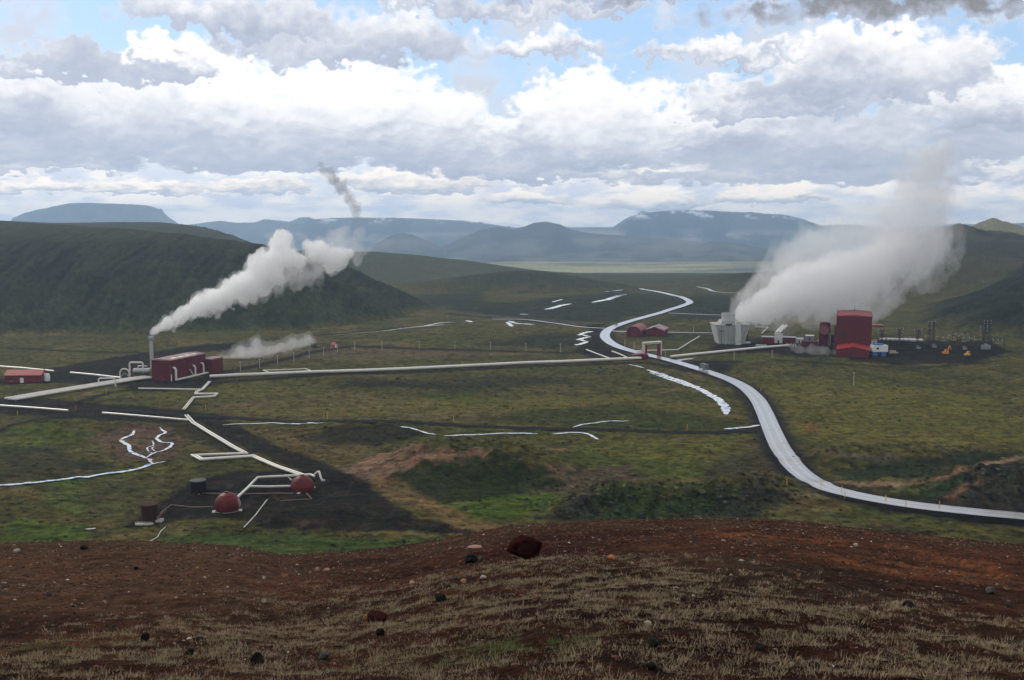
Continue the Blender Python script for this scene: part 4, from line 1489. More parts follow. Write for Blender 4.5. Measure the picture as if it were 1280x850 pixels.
# --- loops of pipe beside the powerhouse
def loop(px, py, w, h, r, label, ring=False, yaw=0.0):
    p = at(px, py)
    t = thing('pipe_loop', label, 'pipe loop', p, yaw, None)
    P = [(-w / 2, 0, 0)]
    n = 14
    rr = min(w / 2, h * .5) if ring else 1.1
    zc = h - rr
    if ring:
        P += [(-w / 2 * math.cos(math.pi * i / n), 0, zc + rr * math.sin(math.pi * i / n)) for i in range(n + 1)]
    else:
        for i in range(6):
            a = math.pi / 2 * i / 5
            P.append((-w / 2 + rr * (1 - math.cos(a)), 0, zc + rr * math.sin(a)))
        for i in range(6):
            a = math.pi / 2 * i / 5
            P.append((w / 2 - rr + rr * math.sin(a), 0, zc + rr * math.cos(a)))
    P.append((w / 2, 0, 0))
    MB().tube(P, r, 10).build('bend', PIPE, t, True)
    if ring:
        MB().tube([(-w / 2 + .2, .4, .8), (0, .5, h * .55), (w / 2 - .2, .4, .8)], r * .45, 8).build('brace_pipe', PIPE_GREY, t, True)
    for s in (-1, 1):
        MB().box(s * w / 2 - .5, s * w / 2 + .5, -.5, .5, -.3, .35).build('foot', CONCRETE, t)
    return t


loop(156, 473, 5.2, 5.4, .42, 'round arched pipe loop at the end of the broad rack', True)
loop(171, 472, 7.5, 8.6, .52, 'tall hooked pipe arch between ring loop and powerhouse', False)
loop(134, 483, 8.6, 4.4, .38, 'low square pipe arch bridging the broad rack', False, .1)
p = at(176, 473)
eq = thing('separator_unit', 'grey separator vessel on a red skid left of the powerhouse', 'separator', (p[0], p[1] + 2, p[2]))
MB().tube([(-5.0, 0, 4.2), (-4.4, 0, 4.2), (4.6, 0, 4.2), (5.2, 0, 4.2)], [.5, 1.35, 1.35, .5], 14).build('vessel', PIPE_GREY, eq, True)
for xx in (-3.25, 3.25):
    MB().box(xx - .35, xx + .35, -1, 1, -.3, 3.2).build('saddle', STEEL_D, eq)
MB().box(-7.5, 1.2, -2.6, -1.4, -.3, 1.4).build('skid', RED, eq)
MB().box(-1.0, 2.4, -3.4, -1.6, 1.41, 2.8).build('valve_box', STEEL_D, eq)
MB().tube([(-2, 0, 5.4), (-2, 0, 6.6), (0, 0, 7.0), (3, 0, 6.6)], .3, 8).build('vent_pipe', PIPE, eq, True)

# --- small bright red house
h0 = at(29, 478.5)
hs = thing('red_house', 'small bright red gabled house with one white door', 'house', (h0[0], h0[1], h0[2] - .2), .05)
w2, dp, eh, rh = 9.6, 8.5, 4.4, 6.7
MB().prism([(0, 0), (dp, 0), (dp, eh), (dp / 2, rh), (0, eh)], -w2, w2)
m = MB()
poly = [(0, 0), (dp, 0), (dp, eh), (dp / 2, rh), (0, eh)]
m.add([(-w2, y, z) for y, z in poly] + [(w2, y, z) for y, z in poly], [(4, 3, 2, 1, 0), (5, 6, 7, 8, 9)] + [(i, (i + 1) % 5, (i + 1) % 5 + 5, i + 5) for i in range(5)])
m.build('wall', RED, hs)
sl = (rh - eh) / (dp / 2)
o_ = .45
m = MB()
for y0, z0, y1, z1 in ((-o_, eh - o_ * sl + .03, dp / 2, rh + .03), (dp + o_, eh - o_ * sl + .03, dp / 2, rh + .03)):
    m.add([(-w2 - o_, y0, z0), (w2 + o_, y0, z0), (w2 + o_, y1, z1), (-w2 - o_, y1, z1), (-w2 - o_, y0, z0 + .18), (w2 + o_, y0, z0 + .18), (w2 + o_, y1, z1 + .18), (-w2 - o_, y1, z1 + .18)],
          [(3, 2, 1, 0), (4, 5, 6, 7), (0, 1, 5, 4), (1, 2, 6, 5), (2, 3, 7, 6), (3, 0, 4, 7)])
m.build('roof', RED_BRIGHT, hs)
dr = MB().box(-1.6, .3, -.12, -.004, .1, 2.9).build('door', WHITE, hs)
MB().box(0, .12, -.2, -.125, 1.2, 1.4).build('handle', STEEL, dr)
wn = MB().box(-6.6, -5.6, -.1, -.004, 1.4, 2.8).build('window', GLASS, hs)
MB().box(-6.75, -5.45, -.07, -.003, 1.25, 1.39).build('sill', WHITE, wn)
wn = MB().box(w2 + .004, w2 + .1, 4.0, 4.8, 4.0, 5.2).build('window', WHITE, hs)
p = at(56.5, 476.5)
tr = thing('white_tank', 'white rounded tank cabin beside the bright red house', 'tank', (p[0], p[1] + 1.5, p[2]), .05)
MB().lathe([(1.75, .1), (1.85, .4), (1.85, 3.2), (1.55, 3.9), (.6, 4.15)], 16).build('shell', WHITE, tr, True)
MB().lathe([(2.0, -.3), (2.0, .1)], 16).build('base', CONCRETE, tr)
MB().box(-1.2, -.3, -1.98, -1.7, .5, 2.4).build('hatch', STEEL, tr)


# --- wellhead domes and drums on the black pad
def dome(px, py, Rd, Hd, label, yaw):
    p = at(px, py)
    t = thing('wellhead_dome', label, 'dome', (p[0], p[1] + Rd * .85, p[2] - .1), yaw)
    prof = []
    n = 13
    a_cut = math.asin(min(1, (Hd - Rd) / Rd)) if Hd > Rd else 0
    rows = [(-a_cut + (math.pi / 2 + a_cut) * i / n) for i in range(n + 1)]
    pr = [(max(.45, Rd * math.cos(a)), (Hd - Rd) + Rd * math.sin(a)) for a in rows]
    seg = 20
    jr = random.Random(int(px))
    # shell panels, each its own curved plate with a recessed joint
    core = MB().lathe([(r * .985, z * .985) for r, z in pr], 40).build('shell', RUST, t, True)
    rings = [(0, 3), (3, 6), (6, 9), (9, 12)]
    for (a, b), ns in zip(rings, (10, 10, 8, 6)):
        for k in range(ns):
            t0, t1 = 2 * math.pi * (k + .5 * (a % 2) + .012) / ns, 2 * math.pi * (k + .5 * (a % 2) + .988) / ns
            vs, fs = [], []
            q = 1.0 + jr.uniform(-.003, .006)
            for i in range(a, b + 1):
                aa = rows[i] + (.012 if i == a else -.012 if i == b else 0)
                for s in range(5):
                    th = t0 + (t1 - t0) * s / 4
                    r_, z_ = Rd * math.cos(aa) * q, (Hd - Rd) + Rd * math.sin(aa) * q
                    vs.append((r_ * math.cos(th), r_ * math.sin(th), z_))
            nr = b - a + 1
            for i in range(nr - 1):
                for s in range(4):
                    fs.append((i * 5 + s, i * 5 + s + 1, (i + 1) * 5 + s + 1, (i + 1) * 5 + s))
            MB().add(vs, fs).build('panel', DOME_RED, t, True)
    MB().lathe([(.7, Hd - .12), (.62, Hd + .22), (.2, Hd + .3)], 12).build('cap', DOME_RED, t, True)
    MB().lathe([(Rd * .92, -.3), (Rd * .92 + .25, .12), (Rd * .9, .14)], 30).build('base_ring', CONCRETE, t)
    for a in (-2.75, -.35):
        c, s = math.cos(a), math.sin(a)
        MB().box((Rd + .35) * c - .45, (Rd + .35) * c + .45, (Rd + .35) * s - .4, (Rd + .35) * s + .4, -.2, .4).build('footing', WHITE, t)
    dr = MB()
    a = -.25
    for s0 in (-.14, .14):
        pts = [(Rd * 1.03 * math.cos(x_) * math.cos(a + s0), Rd * 1.03 * math.cos(x_) * math.sin(a + s0), Hd - Rd + Rd * 1.03 * math.sin(x_)) for x_ in (-.1, .1, .3, .5)]
        dr.tube(pts, .06, 6)
    dr.build('hatch_frame', WHITE, t)
    return t


dome(280.5, 641, 3.75, 5.4, 'nearer red steel dome at left of the black gravel pad', .2)
dome(375.5, 616, 3.75, 5.0, 'farther red steel dome under the hooked white pipe', 1.1)

# short bits around the farther dome
p = at(396, 600)
hk = thing('pipe_hook', 'hooked white pipe end arching over behind the farther dome', 'pipe hook', p)
MB().tube([(-1.2, 2.5, 1.3), (-.2, 2.3, 2.2), (.6, 1.2, 2.6), (1.0, .2, 2.0), (1.5, -.6, .8), (2.2, -.8, -.1)], .36, 8).build('bend', PIPE, hk, True)
MB().box(1.6, 2.9, -1.3, -.4, -.3, .35).build('foot', CONCRETE, hk)
p = at(361, 600)
vb = thing('valve_stub', 'short white valve stub sticking up left of the farther dome', 'valve', p)
MB().tube([(-1.3, .8, 1.6), (.2, 0, .7), (.9, -.4, .2)], .22, 8).build('stub', PIPE, vb, True)
MB().lathe([(.5, -.2), (.5, .3)], 12, .9, -.4).build('flange', STEEL, vb)


def drum(px, py, r, h, mat, label, kind):
    p = at(px, py)
    t = thing('silencer_drum', label, 'silencer', (p[0], p[1] + r, p[2] - .1), 0)
    MB().lathe([(r, 0 if kind else .6), (r, h), (r - .18, h), (r - .18, h - 1.4)], 26).build('shell', mat, t, True)
    MB().lathe([(r + .10, h - .32), (r + .10, h + .03), (r - .10, h + .05)], 26).build('rim', STEEL_D if not kind else RUST, t, True)
    for k in range(1, 3):
        MB().lathe([(r + .05, h * k / 3), (r + .05, h * k / 3 + .12)], 26).build('hoop', mat, t, True)
    if kind:
        st = MB().box(-r - .8, r - .5, -r - 1.0, -r + .3, 0, .35).box(-r - .8, r - .5, -r - 1.0, -r - .9, .9, 1.0).build('platform', CONCRETE, t)
        for i in range(9):
            x = -r - .75 + i * (2 * r + .2) / 9
            MB().box(x, x + .08, -r - .98, -r - .9, .36, .89).build('rail_post', WHITE, t)
        MB().add([(r * .8, -.7, .5), (r + 2.2, -.6, 3.2), (r + 2.2, .9, 3.2), (r * .8, .9, .5), (r * .8, -.7, 1.5), (r + 2.4, -.6, 4.0), (r + 2.4, .9, 4.0), (r * .8, .9, 1.5)],
                 [(3, 2, 1, 0), (4, 5, 6, 7), (0, 1, 5, 4), (1, 2, 6, 5), (2, 3, 7, 6), (3, 0, 4, 7)]).build('inlet_duct', BROWN_PIPE, t)
        MB().box(r * .7, r + 1.4, -1.2, .8, 0, .9).build('plinth', CONCRETE, t)
    else:
        for a in (-2.0, -1.2, -.4, .8):
            MB().box(r * .8 * math.cos(a) - .25, r * .8 * math.cos(a) + .25, r * .8 * math.sin(a) - .25, r * .8 * math.sin(a) + .25, -.2, .6).build('leg', STEEL, t)
        MB().tube([(r * .5, -.4, 1.0), (r + 4.5, -.4, 1.0)], .5, 10).build('inlet_pipe', BLACK, t, True)
    return t


drum(184, 655, 2.3, 5.3, RUST, 'rusty brown drum with pale railed platform below the pad', True)
drum(245, 619, 2.45, 4.4, BLACK, 'sooty black open drum on legs above the pad', False)
p = at(113, 662)
pk = thing('plank', 'small white plank lying on the grass left of the rusty drum', 'plank', p, .25)
MB().add([(-1.3, -.15, .12), (1.3, -.2, .2), (1.3, .25, .2), (-1.3, .25, .12), (-1.3, -.15, .26), (1.3, -.2, .34), (1.3, .25, .34), (-1.3, .25, .26)],
         [(3, 2, 1, 0), (4, 5, 6, 7), (0, 1, 5, 4), (1, 2, 6, 5), (2, 3, 7, 6), (3, 0, 4, 7)]).build('board', WHITE, pk)
MB().box(-1.2, -1.0, -.1, .2, -.1, .119).box(1.0, 1.2, -.1, .2, -.1, .19).build('bearer', STEEL_D, pk)

# far drum and dome in the drifting steam
p = at(392, 434.5)
t = thing('silencer_drum', 'small dark silencer drum far off at the head of the drifting steam', 'silencer', p)
MB().lathe([(1.8, 0), (1.8, 3.4), (1.6, 3.4), (1.6, 2.4)], 18).build('shell', BLACK, t, True)
MB().lathe([(1.95, 3.2), (1.95, 3.5), (1.7, 3.52)], 18).build('rim', STEEL_D, t, True)
MB().box(1.5, 4.5, -.4, .4, .2, .9).build('inlet_pipe', STEEL_D, t)
p = at(417.5, 434.5)
t = thing('wellhead_dome', 'small red dome far off beside the row of white poles', 'dome', p)
MB().lathe([(1.95, -.1), (2.2, .9), (2.15, 1.9), (1.7, 2.9), (1.0, 3.5), (.3, 3.75)], 18).build('shell', surface('pale_red_dome', (.40, .06, .05), .5, .2, .6, 0), t, True)
MB().box(1.2, 2.0, -2.3, -1.3, .2, 2.6).build('hatch', WHITE, t)
MB().lathe([(2.5, -.2), (2.5, .1)], 18).build('base_ring', CONCRETE, t)


# --- cooling tower
p = at(915, 430.5)
ct = thing('cooling_tower', 'pale flaring concrete cooling tower at the foot of the grey steam cloud', 'cooling tower', (p[0], p[1] + 9, p[2] - .3), .0)
s = p[1] / FPX
bw, tw, h1 = 31 * s, 43 * s, 24.5 * s
MB().frustum(bw, 15, tw, 20, 0, h1).build('body', CONCRETE, ct)
m = MB()
for i in range(-3, 4):
    f0, f1 = i / 3.6 * bw / 2, i / 3.6 * tw / 2
    m.add([(f0 - .2, -7.5 - .25, .2), (f0 + .2, -7.75, .2), (f1 + .2, -10.25, h1 - .1), (f1 - .2, -10.25, h1 - .1), (f0 - .2, -7.45, .2), (f0 + .2, -7.45, .2), (f1 + .2, -9.95, h1 - .1), (f1 - .2, -9.95, h1 - .1)],
          [(0, 1, 2, 3), (0, 3, 7, 4), (1, 5, 6, 2), (3, 2, 6, 7)])
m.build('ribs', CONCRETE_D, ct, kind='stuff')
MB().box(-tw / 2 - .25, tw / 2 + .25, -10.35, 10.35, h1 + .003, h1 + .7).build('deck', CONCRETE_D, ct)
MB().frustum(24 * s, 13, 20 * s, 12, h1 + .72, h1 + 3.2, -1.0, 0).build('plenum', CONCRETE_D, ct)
MB().lathe([(8.6 * s, h1 + 3.2), (8.2 * s, h1 + 4.8), (8.7 * s, h1 + 8.2), (8.2 * s, h1 + 8.2), (7.8 * s, h1 + 5.0)], 28, -1.2, 0).build('fan_stack', CONCRETE, ct, True)
MB().box(3.0 * s, 9.5 * s, -13.2, -9.0, 0, 30 * s).build('stair_tower', surface('stair_tower_panel', (.50, .51, .49), .7, .15, .3, .05), ct)
MB().box(7.0 * s, 8.6 * s, -13.4, -13.21, 4.5 * s, 6.0 * s).build('lamp', ORANGE, ct)
m = MB()
x0, x1 = -15.2 * s, -15.2 * s
m.box(-17.0 * s, -10.5 * s, -10.45, -10.2, 17.5 * s, 18.2 * s).add([(-13.6 * s, -9.0, 1), (-13.1 * s, -9.0, 1), (-14.0 * s, -10.5, h1), (-14.5 * s, -10.5, h1)], [(0, 1, 2, 3)])
m.build('ladder', STEEL_D, ct)
MB().box(-9 * s, -1 * s, -10.6, -10.36, h1 + .1, h1 + 1.3).build('louvre', STEEL_D, ct)
for i, xx in enumerate((-7.5, -3.5, .5, 10.5)):
    MB().box((xx - 1.2) * s, (xx + 1.2) * s, -9.4, -7.0, 0, 3.4 * s).build('buttress', CONCRETE, ct)
MB().tube([(15 * s, -6, 1.2), (24 * s, -7, 1.2)], 1.0, 10).build('outlet_pipe', PIPE_GREY, ct, True)
MB().tube([(17 * s, -5, 8.0), (21 * s, -5, 6.0), (21 * s, -5, .5)], .7, 10).build('down_pipe', STEEL_D, ct, True)

# --- tall red turbine hall with its gabled annex
A = at(1066, 446.5)
s6 = math.hypot(A[0], A[1]) / FPX
yaw6 = -math.atan2(A[0], A[1])
gx = thing('gabled_annex', 'bright red low gabled annex in front of the tall red hall', 'annex', (A[0], A[1], A[2] - .3), yaw6)
wa, ea, ra, da = 36.5 * s6 / 2, 9.2 * s6, 12.6 * s6, 26.0
MB().prism([(-wa, 0), (wa, 0), (wa, ea), (0, ra), (-wa, ea)], 0, da).build('wall', RED, gx)
for sx in (-1, 1):
    sl = (ra - ea) / wa
    vs = [(sx * (wa + .5), -.5, ea - .5 * sl + .03), (0, -.5, ra + .03), (0, da, ra + .03), (sx * (wa + .5), da, ea - .5 * sl + .03)]
    vs += [(x, y, z + .22) for x, y, z in vs]
    MB().add(vs, [(3, 2, 1, 0), (4, 5, 6, 7), (0, 1, 5, 4), (1, 2, 6, 5), (2, 3, 7, 6), (3, 0, 4, 7)]).build('roof', RED_BRIGHT, gx)
m = MB()
for i in range(1, 12):
    x = -wa + 2 * wa * i / 12
    m.box(x - .06, x + .06, -.1, -.004, .2, ea - .2)
m.build('seams', RED_DARK, gx, kind='stuff')
dr = MB().box(-wa * .35, wa * .05, -.16, -.004, .1, 3.3).build('door', RED_DARK, gx)
MB().box(wa * -.02, wa * .0, -.26, -.17, 1.3, 1.7).build('handle', STEEL, dr)
Dh = A[1] + (da + .6) * math.cos(yaw6)
hall_x = A[0] - (da + .6) * math.sin(yaw6)
ghz = float(ground(hall_x, Dh)) - .3
ha = thing('turbine_hall', 'very tall dark red turbine hall rising behind the gabled annex', 'hall', (hall_x, Dh, ghz), yaw6)
hw = 20.0 * math.hypot(hall_x, Dh) / FPX
zt = pt(1066, 396.2, Dh)[2] - ghz
MB().box(-hw, hw, 0, 46, 0, zt).build('wall', RED_DARK, ha)
m = MB()
for i in range(1, 12):
    x = -hw + 2 * hw * i / 12
    m.box(x - .08, x + .08, -.16, -.004, .4, zt - .4)
m.build('seams', RED_DARK, ha, kind='stuff')
MB().prism([(-hw - .3, zt + .004), (hw + .3, zt + .004), (hw + .3, zt + .5), (0, zt + 1.4), (-hw - .3, zt + .5)], -.3, 46.3).build('roof', RED_ROOF, ha)
MB().tube([(0, 20, zt + 1.3), (0, 20, zt + 5.5)], .1, 6).build('mast', STEEL_D, ha)
MB().tube([(-hw + .4, 3, zt + .3), (-hw + .4, 3, zt + 5.0)], .09, 6).build('mast', STEEL_D, ha)
MB().box(-hw * .72, -hw * .52, -.3, -.17, zt * .45, zt * .62).build('vent', STEEL_D, ha)
MB().box(-hw - 1.2, -hw - .004, 1, 2.4, 0, zt * .75).build('cable_duct', RED, ha)

# --- tank tower and its dark green neighbour
p = at(1032, 432.5)
s7 = p[1] / FPX
tt = thing('tank_tower', 'dark red round topped tower with a faded pink disc on its face', 'tower', (p[0], p[1] + 4, p[2] - .3), yaw6)
MB().box(-6.0 * s7, 5.0 * s7, -3.0, 3.0, 0, 17 * s7).build('tower_body', RED_DARK, tt)
r7 = 6.8 * s7
MB().lathe([(r7, 17 * s7 + .01), (r7, 27.5 * s7), (r7 * .8, 29.6 * s7), (r7 * .3, 30.4 * s7)], 22, .3).build('upper_tank', RED_DARK, tt, True)
m = MB().tube([(.2, -3.1, 21.5 * s7), (.2, -5.6, 20.8 * s7)], 6.2 * s7, 22).build('drum_end', RED_DARK, tt, True)
MB().tube([(.2, -5.62, 20.8 * s7), (.2, -5.8, 20.75 * s7)], 5.7 * s7, 22).build('disc', PINK, m, True)
MB().box(5.1 * s7, 6.3 * s7, -2.4, -1.4, 0, 15 * s7).build('ladder', TAN_P, tt)
MB().tube([(7.5 * s7, -1, 0), (7.5 * s7, -1, 24 * s7)], .3, 8).build('vent_pipe', PIPE, tt, True)
p = at(1041.5, 431.5)
gt = thing('green_tank', 'dark green upright tank squeezed between tower and tall hall', 'tank', (p[0], p[1] + 3.5, p[2] - .2))
MB().lathe([(2.3, 0), (2.35, 5.4), (1.9, 7.0), (.7, 7.7)], 18).build('shell', GREEN_D, gt, True)
MB().box(-.4, .6, -2.7, -2.2, .4, 1.6).build('manhole', STEEL, gt)
MB().box(-.9, -.6, -2.65, -2.35, .2, 6).build('ladder', STEEL_D, gt)


# --- low sheds between cooling tower and hall
def shed(x0, x1, yb, yt, mat, label, roofm, depth=7, name='shed', cat='shed', door=True):
    p = at((x0 + x1) / 2, yb)
    s = p[1] / FPX
    w, h = (x1 - x0) * s / 2, (yb - yt) * s
    t = thing(name, label, cat, (p[0], p[1], p[2] - .3), -math.atan2(p[0], p[1]))
    MB().box(-w, w, 0, depth, 0, h).build('wall', mat, t)
    MB().box(-w - .2, w + .2, -.2, depth + .2, h + .004, h + .35).build('roof', roofm, t)
    if door:
        MB().box(-w * .2, w * .15, -.12, -.004, .3, min(2.6, h * .7)).build('door', STEEL_D, t)
    return t


shed(952, 967.5, 430.5, 421, RED_DARK, 'leftmost low dark red shed right of the cooling tower', PIPE_GREY)
shed(968, 978, 429, 417.5, WHITE, 'white block under the thick white duct', PIPE_GREY, 6, 'white_block', 'block')
shed(978.5, 994, 430, 421.5, RED_DARK, 'middle low red shed directly right of the white block', PIPE_GREY)
shed(994.5, 1004, 429, 423, WHITE, 'small white cabin behind the right end of the red sheds', WHITE, 5, 'white_cabin', 'cabin')
shed(1002, 1022, 433, 427, RED_DARK, 'long low red shed nearest the round topped tower', RED_DARK, 8)
shed(1022, 1025.5, 431.5, 425.5, WHITE, 'narrow white cabinet between long red shed and tower', WHITE, 2, 'cabinet', 'cabinet', False)
shed(1007, 1017, 425.5, 419.5, STEEL, 'grey machinery house with pale top behind the long red shed', WHITE, 5, 'machinery_house', 'machinery')
shed(1090, 1103, 408.6, 406.5, RED, 'thin red roofed building half hidden on the slope right of hall', RED_ROOF, 10, 'hillside_house', 'house', False)
shed(945, 958, 433.3, 431.4, PIPE_GREY, 'low grey trough on the ground before the red sheds', PIPE_GREY, 3, 'trough', 'trough', False)
for k, (xa, lab) in enumerate(((984, 'left white valve post at the end of the pale pipe'), (988.5, 'middle white valve post at the end of the pale pipe'), (993, 'right white valve post at the end of the pale pipe'))):
    p = at(xa, 433.5)
    t = thing('valve_post', lab, 'valve', p, group='valve posts at the pipe end')
    MB().tube([(-.9, 0, 0), (-.9, 0, 1.5), (-.4, 0, 2.0), (.5, 0, 2.0), (.9, 0, 1.5), (.9, 0, 0)], .22, 7).build('bend', PIPE, t, True)
    MB().box(-1.2, 1.2, -.4, .4, -.3, .12).build('base', CONCRETE, t)

# --- white cabin on blue legs, small white units, tan trailer
p = at(1100, 445)
s8 = p[1] / FPX
cb = thing('site_cabin', 'white site cabin raised on two blue tanks right of the annex', 'cabin', (p[0], p[1], p[2] - .1))
for xx in (-6.5, 4.5):
    MB().box(xx * s8 - 1.4, xx * s8 + 1.6, 0, 3.5, 0, 2.9).build('blue_tank', BLUE, cb)
MB().box(-10 * s8, 9.5 * s8, -.4, 4.5, 2.91, 7.2).build('body', WHITE, cb)
MB().box(-7.5 * s8, 4 * s8, .5, 3.8, 7.21, 8.2).build('roof_unit', BLUE, cb)
wn = MB().box(-5 * s8, -2 * s8, -.5, -.404, 4.6, 5.8).build('window', GLASS, cb)
MB().box(-5.3 * s8, -1.7 * s8, -.56, -.405, 4.4, 4.59).build('sill', STEEL, wn)
shed(1083, 1090, 437.5, 430.5, WHITE, 'white equipment cabinet against the right side of the annex', PIPE_GREY, 3, 'equipment_cabinet', 'cabinet')
shed(1089, 1096, 431, 425, WHITE, 'small white unit behind the cabin on blue tanks', surface('orange_cap', (.5, .16, .07), .6, .1, 1, 0), 3, 'equipment_unit', 'unit')
p = at(1116, 443)
tl = thing('trailer', 'small tan trailer parked right of the cabin on blue tanks', 'trailer', p, .1)
MB().box(-2.4, 1.6, -.9, .9, .8, 2.6).build('box_body', TAN_P, tl)
MB().box(1.6, 3.6, -.5, .5, .8, 1.5).build('drawbar', TAN_P, tl)
for xx in (-1.6, .6):
    MB().tube([(xx, -.95, .4), (xx, .95, .4)], .42, 12).build('wheel', RUBBER, tl)

# --- barns
def barn(px, py, w, L, h, yaw, label, vault):
    p = at(px, py)
    t = thing('barn', label, 'barn', (p[0], p[1], p[2] - .3), yaw)
    if vault:
        prof = [(-w / 2, 0), (w / 2, 0)] + [(w / 2 * math.cos(a), h * .42 + h * .58 * math.sin(a)) for a in np.linspace(0, math.pi, 13)]
        arc = [(w / 2 * math.cos(a), h * .42 + h * .58 * math.sin(a)) for a in np.linspace(-.02, math.pi + .02, 15)]
    else:
        prof = [(-w / 2, 0), (w / 2, 0), (w / 2, h * .66), (0, h), (-w / 2, h * .66)]
        arc = [(w / 2 + .4, h * .66 - .15), (0, h), (-w / 2 - .4, h * .66 - .15)]
    MB().prism(prof, 0, L).build('wall', RED_DARK, t)
    n = len(arc)
    m = MB()
    vs = [(x * 1.01, -.4, z + .05) for x, z in arc] + [(x * 1.01, L + .4, z + .05) for x, z in arc] + [(x * 1.03, -.4, z + .3) for x, z in arc] + [(x * 1.03, L + .4, z + .3) for x, z in arc]
    fs = []
    for i in range(n - 1):
        fs += [(i, i + 1, n + i + 1, n + i), (2 * n + i, 3 * n + i, 3 * n + i + 1, 2 * n + i + 1), (i, 2 * n + i, 2 * n + i + 1, i + 1), (n + i, n + i + 1, 3 * n + i + 1, 3 * n + i)]
    m.add(vs, fs).build('roof', RED_ROOF if vault else ROOF_FADED, t, vault)
    d_ = MB().box(-w * .18, w * .18, -.15, -.004, 0, h * .5).build('door', RED, t)
    MB().box(w * .12, w * .14, -.25, -.16, 1.2, 1.8).build('handle', STEEL, d_)
    return t


barn(792, 421, 11.0, 27, 8.2, -.32, 'left red barn with a rounded vaulted roof by the road bend', True)
barn(818, 420.5, 14.0, 24, 7.6, -.30, 'right red barn with a low pitched faded roof', False)

# --- portal over the road
k = int(np.argmin(np.hypot(*(road_line - at(814, 445.5)[:2]).T)))
rp = road_line[k]
rt = road_line[min(k + 4, len(road_line) - 1)] - road_line[max(k - 4, 0)]
yawp = math.atan2(rt[1], rt[0]) - math.pi / 2
po = thing('pipe_portal', 'white framed pipe portal with red legs spanning the road', 'portal', (rp[0], rp[1], float(ground(*rp)) + .1), yawp + .12)
hp = 8.2
for sx in (-1, 1):
    lg = MB().box(sx * 5.6 - .8, sx * 5.6 + .8, -.9, .9, -.5, hp).build('leg', RED, po)
    MB().tube([(sx * 6.9, -.5, -.4), (sx * 6.9, -.5, hp - .2)], .55, 10).build('riser_pipe', PIPE, lg, True)
    MB().tube([(sx * 6.9, .9, -.4), (sx * 6.9, .9, hp - .2)], .55, 10).build('riser_pipe', PIPE, lg, True)
MB().box(-7.6, 7.6, -1.2, 1.6, hp + .003, hp + .5).build('beam', PIPE_GREY, po)
for yy in (-.5, .9):
    MB().tube([(-7.2, yy, hp + 1.05), (7.2, yy, hp + 1.05)], .55, 10).build('top_pipe', PIPE, po, True)
p = at(801, 449.5)
bx = thing('pump_house', 'low red pump house at the left foot of the road portal', 'pump house', (p[0], p[1], p[2] - .3), .0)
MB().box(-4.5, 4.8, 0, 6, 0, 3.0).build('wall', RED_DARK, bx)
MB().prism([(-4.8, 3.004), (5.1, 3.004), (5.1, 3.25), (.2, 3.9), (-4.8, 3.25)], -.3, 6.3).build('roof', RED, bx)
MB().box(-.6, .7, -.1, -.004, .1, 2.2).build('door', RED, bx)


# --- vehicles on the road
def vehicle(px, py, label, name, cat, body, scale=1.0, truck=False, side=0.0):
    g = at(px, py)[:2]
    k = int(np.argmin(np.hypot(*(road_line - g).T)))
    t = road_line[min(k + 3, len(road_line) - 1)] - road_line[max(k - 3, 0)]
    yaw = math.atan2(t[1], t[0]) - math.pi / 2
    z = float(ground(*road_line[k])) + .62
    v = thing(name, label, cat, (road_line[k][0] + side * math.cos(yaw), road_line[k][1] + side * math.sin(yaw), z), yaw)
    if truck:
        MB().box(-1.25, 1.25, -4.2, 2.2, 1.0, 3.6).build('cargo_box', body, v)
        c_ = MB().prism([(2.4, .7), (4.5, .7), (4.5, 1.9), (4.2, 2.9), (2.4, 2.9)], -1.2, 1.2)
        c_.v = [(y, x, z) for x, y, z in c_.v]
        c_.f = [f[::-1] for f in c_.f]
        c_.build('cab', STEEL_D, v)
        MB().box(-1.05, 1.05, 4.2, 4.45, 1.95, 2.75).build('windscreen', GLASS, v)
        MB().box(-1.0, 1.0, -4.0, 4.3, .6, .99).build('chassis', STEEL_D, v)
        for y in (-3.0, -1.9, 3.3):
            for sx in (-1, 1):
                w = MB().tube([(sx * .85, y, .5), (sx * 1.2, y, .5)], .5, 14).build('wheel', RUBBER, v)
                MB().tube([(sx * 1.2, y, .5), (sx * 1.24, y, .5)], .26, 10).build('rim', STEEL, w)
    else:
        q = MB().prism([(-2.1, .35), (2.1, .35), (2.1, .85), (1.2, .95), (.5, 1.5), (-1.3, 1.5), (-2.0, .95)], -.88, .88)
        q.v = [(y, x, z) for x, y, z in q.v]
        q.f = [f[::-1] for f in q.f]
        q.build('body', body, v)
        MB().box(-.8, .8, -1.0, .3, 1.0, 1.44).build('windows', GLASS, v)
        for y in (-1.3, 1.3):
            for sx in (-1, 1):
                w = MB().tube([(sx * .7, y, .33), (sx * .92, y, .33)], .33, 12).build('wheel', RUBBER, v)
                MB().tube([(sx * .92, y, .33), (sx * .95, y, .33)], .18, 8).build('rim', STEEL, w)
    return v


vehicle(877, 463.5, 'dark grey lorry driving on the silver road', 'lorry', 'lorry', surface('lorry_grey', (.10, .12, .12), .5, .2, 1, 0), truck=True, side=.5)
vehicle(780, 407.5, 'small dark car on the road above the barns', 'car', 'car', surface('car_dark', (.05, .07, .09), .35, .05, 1, 0), side=-1.2)


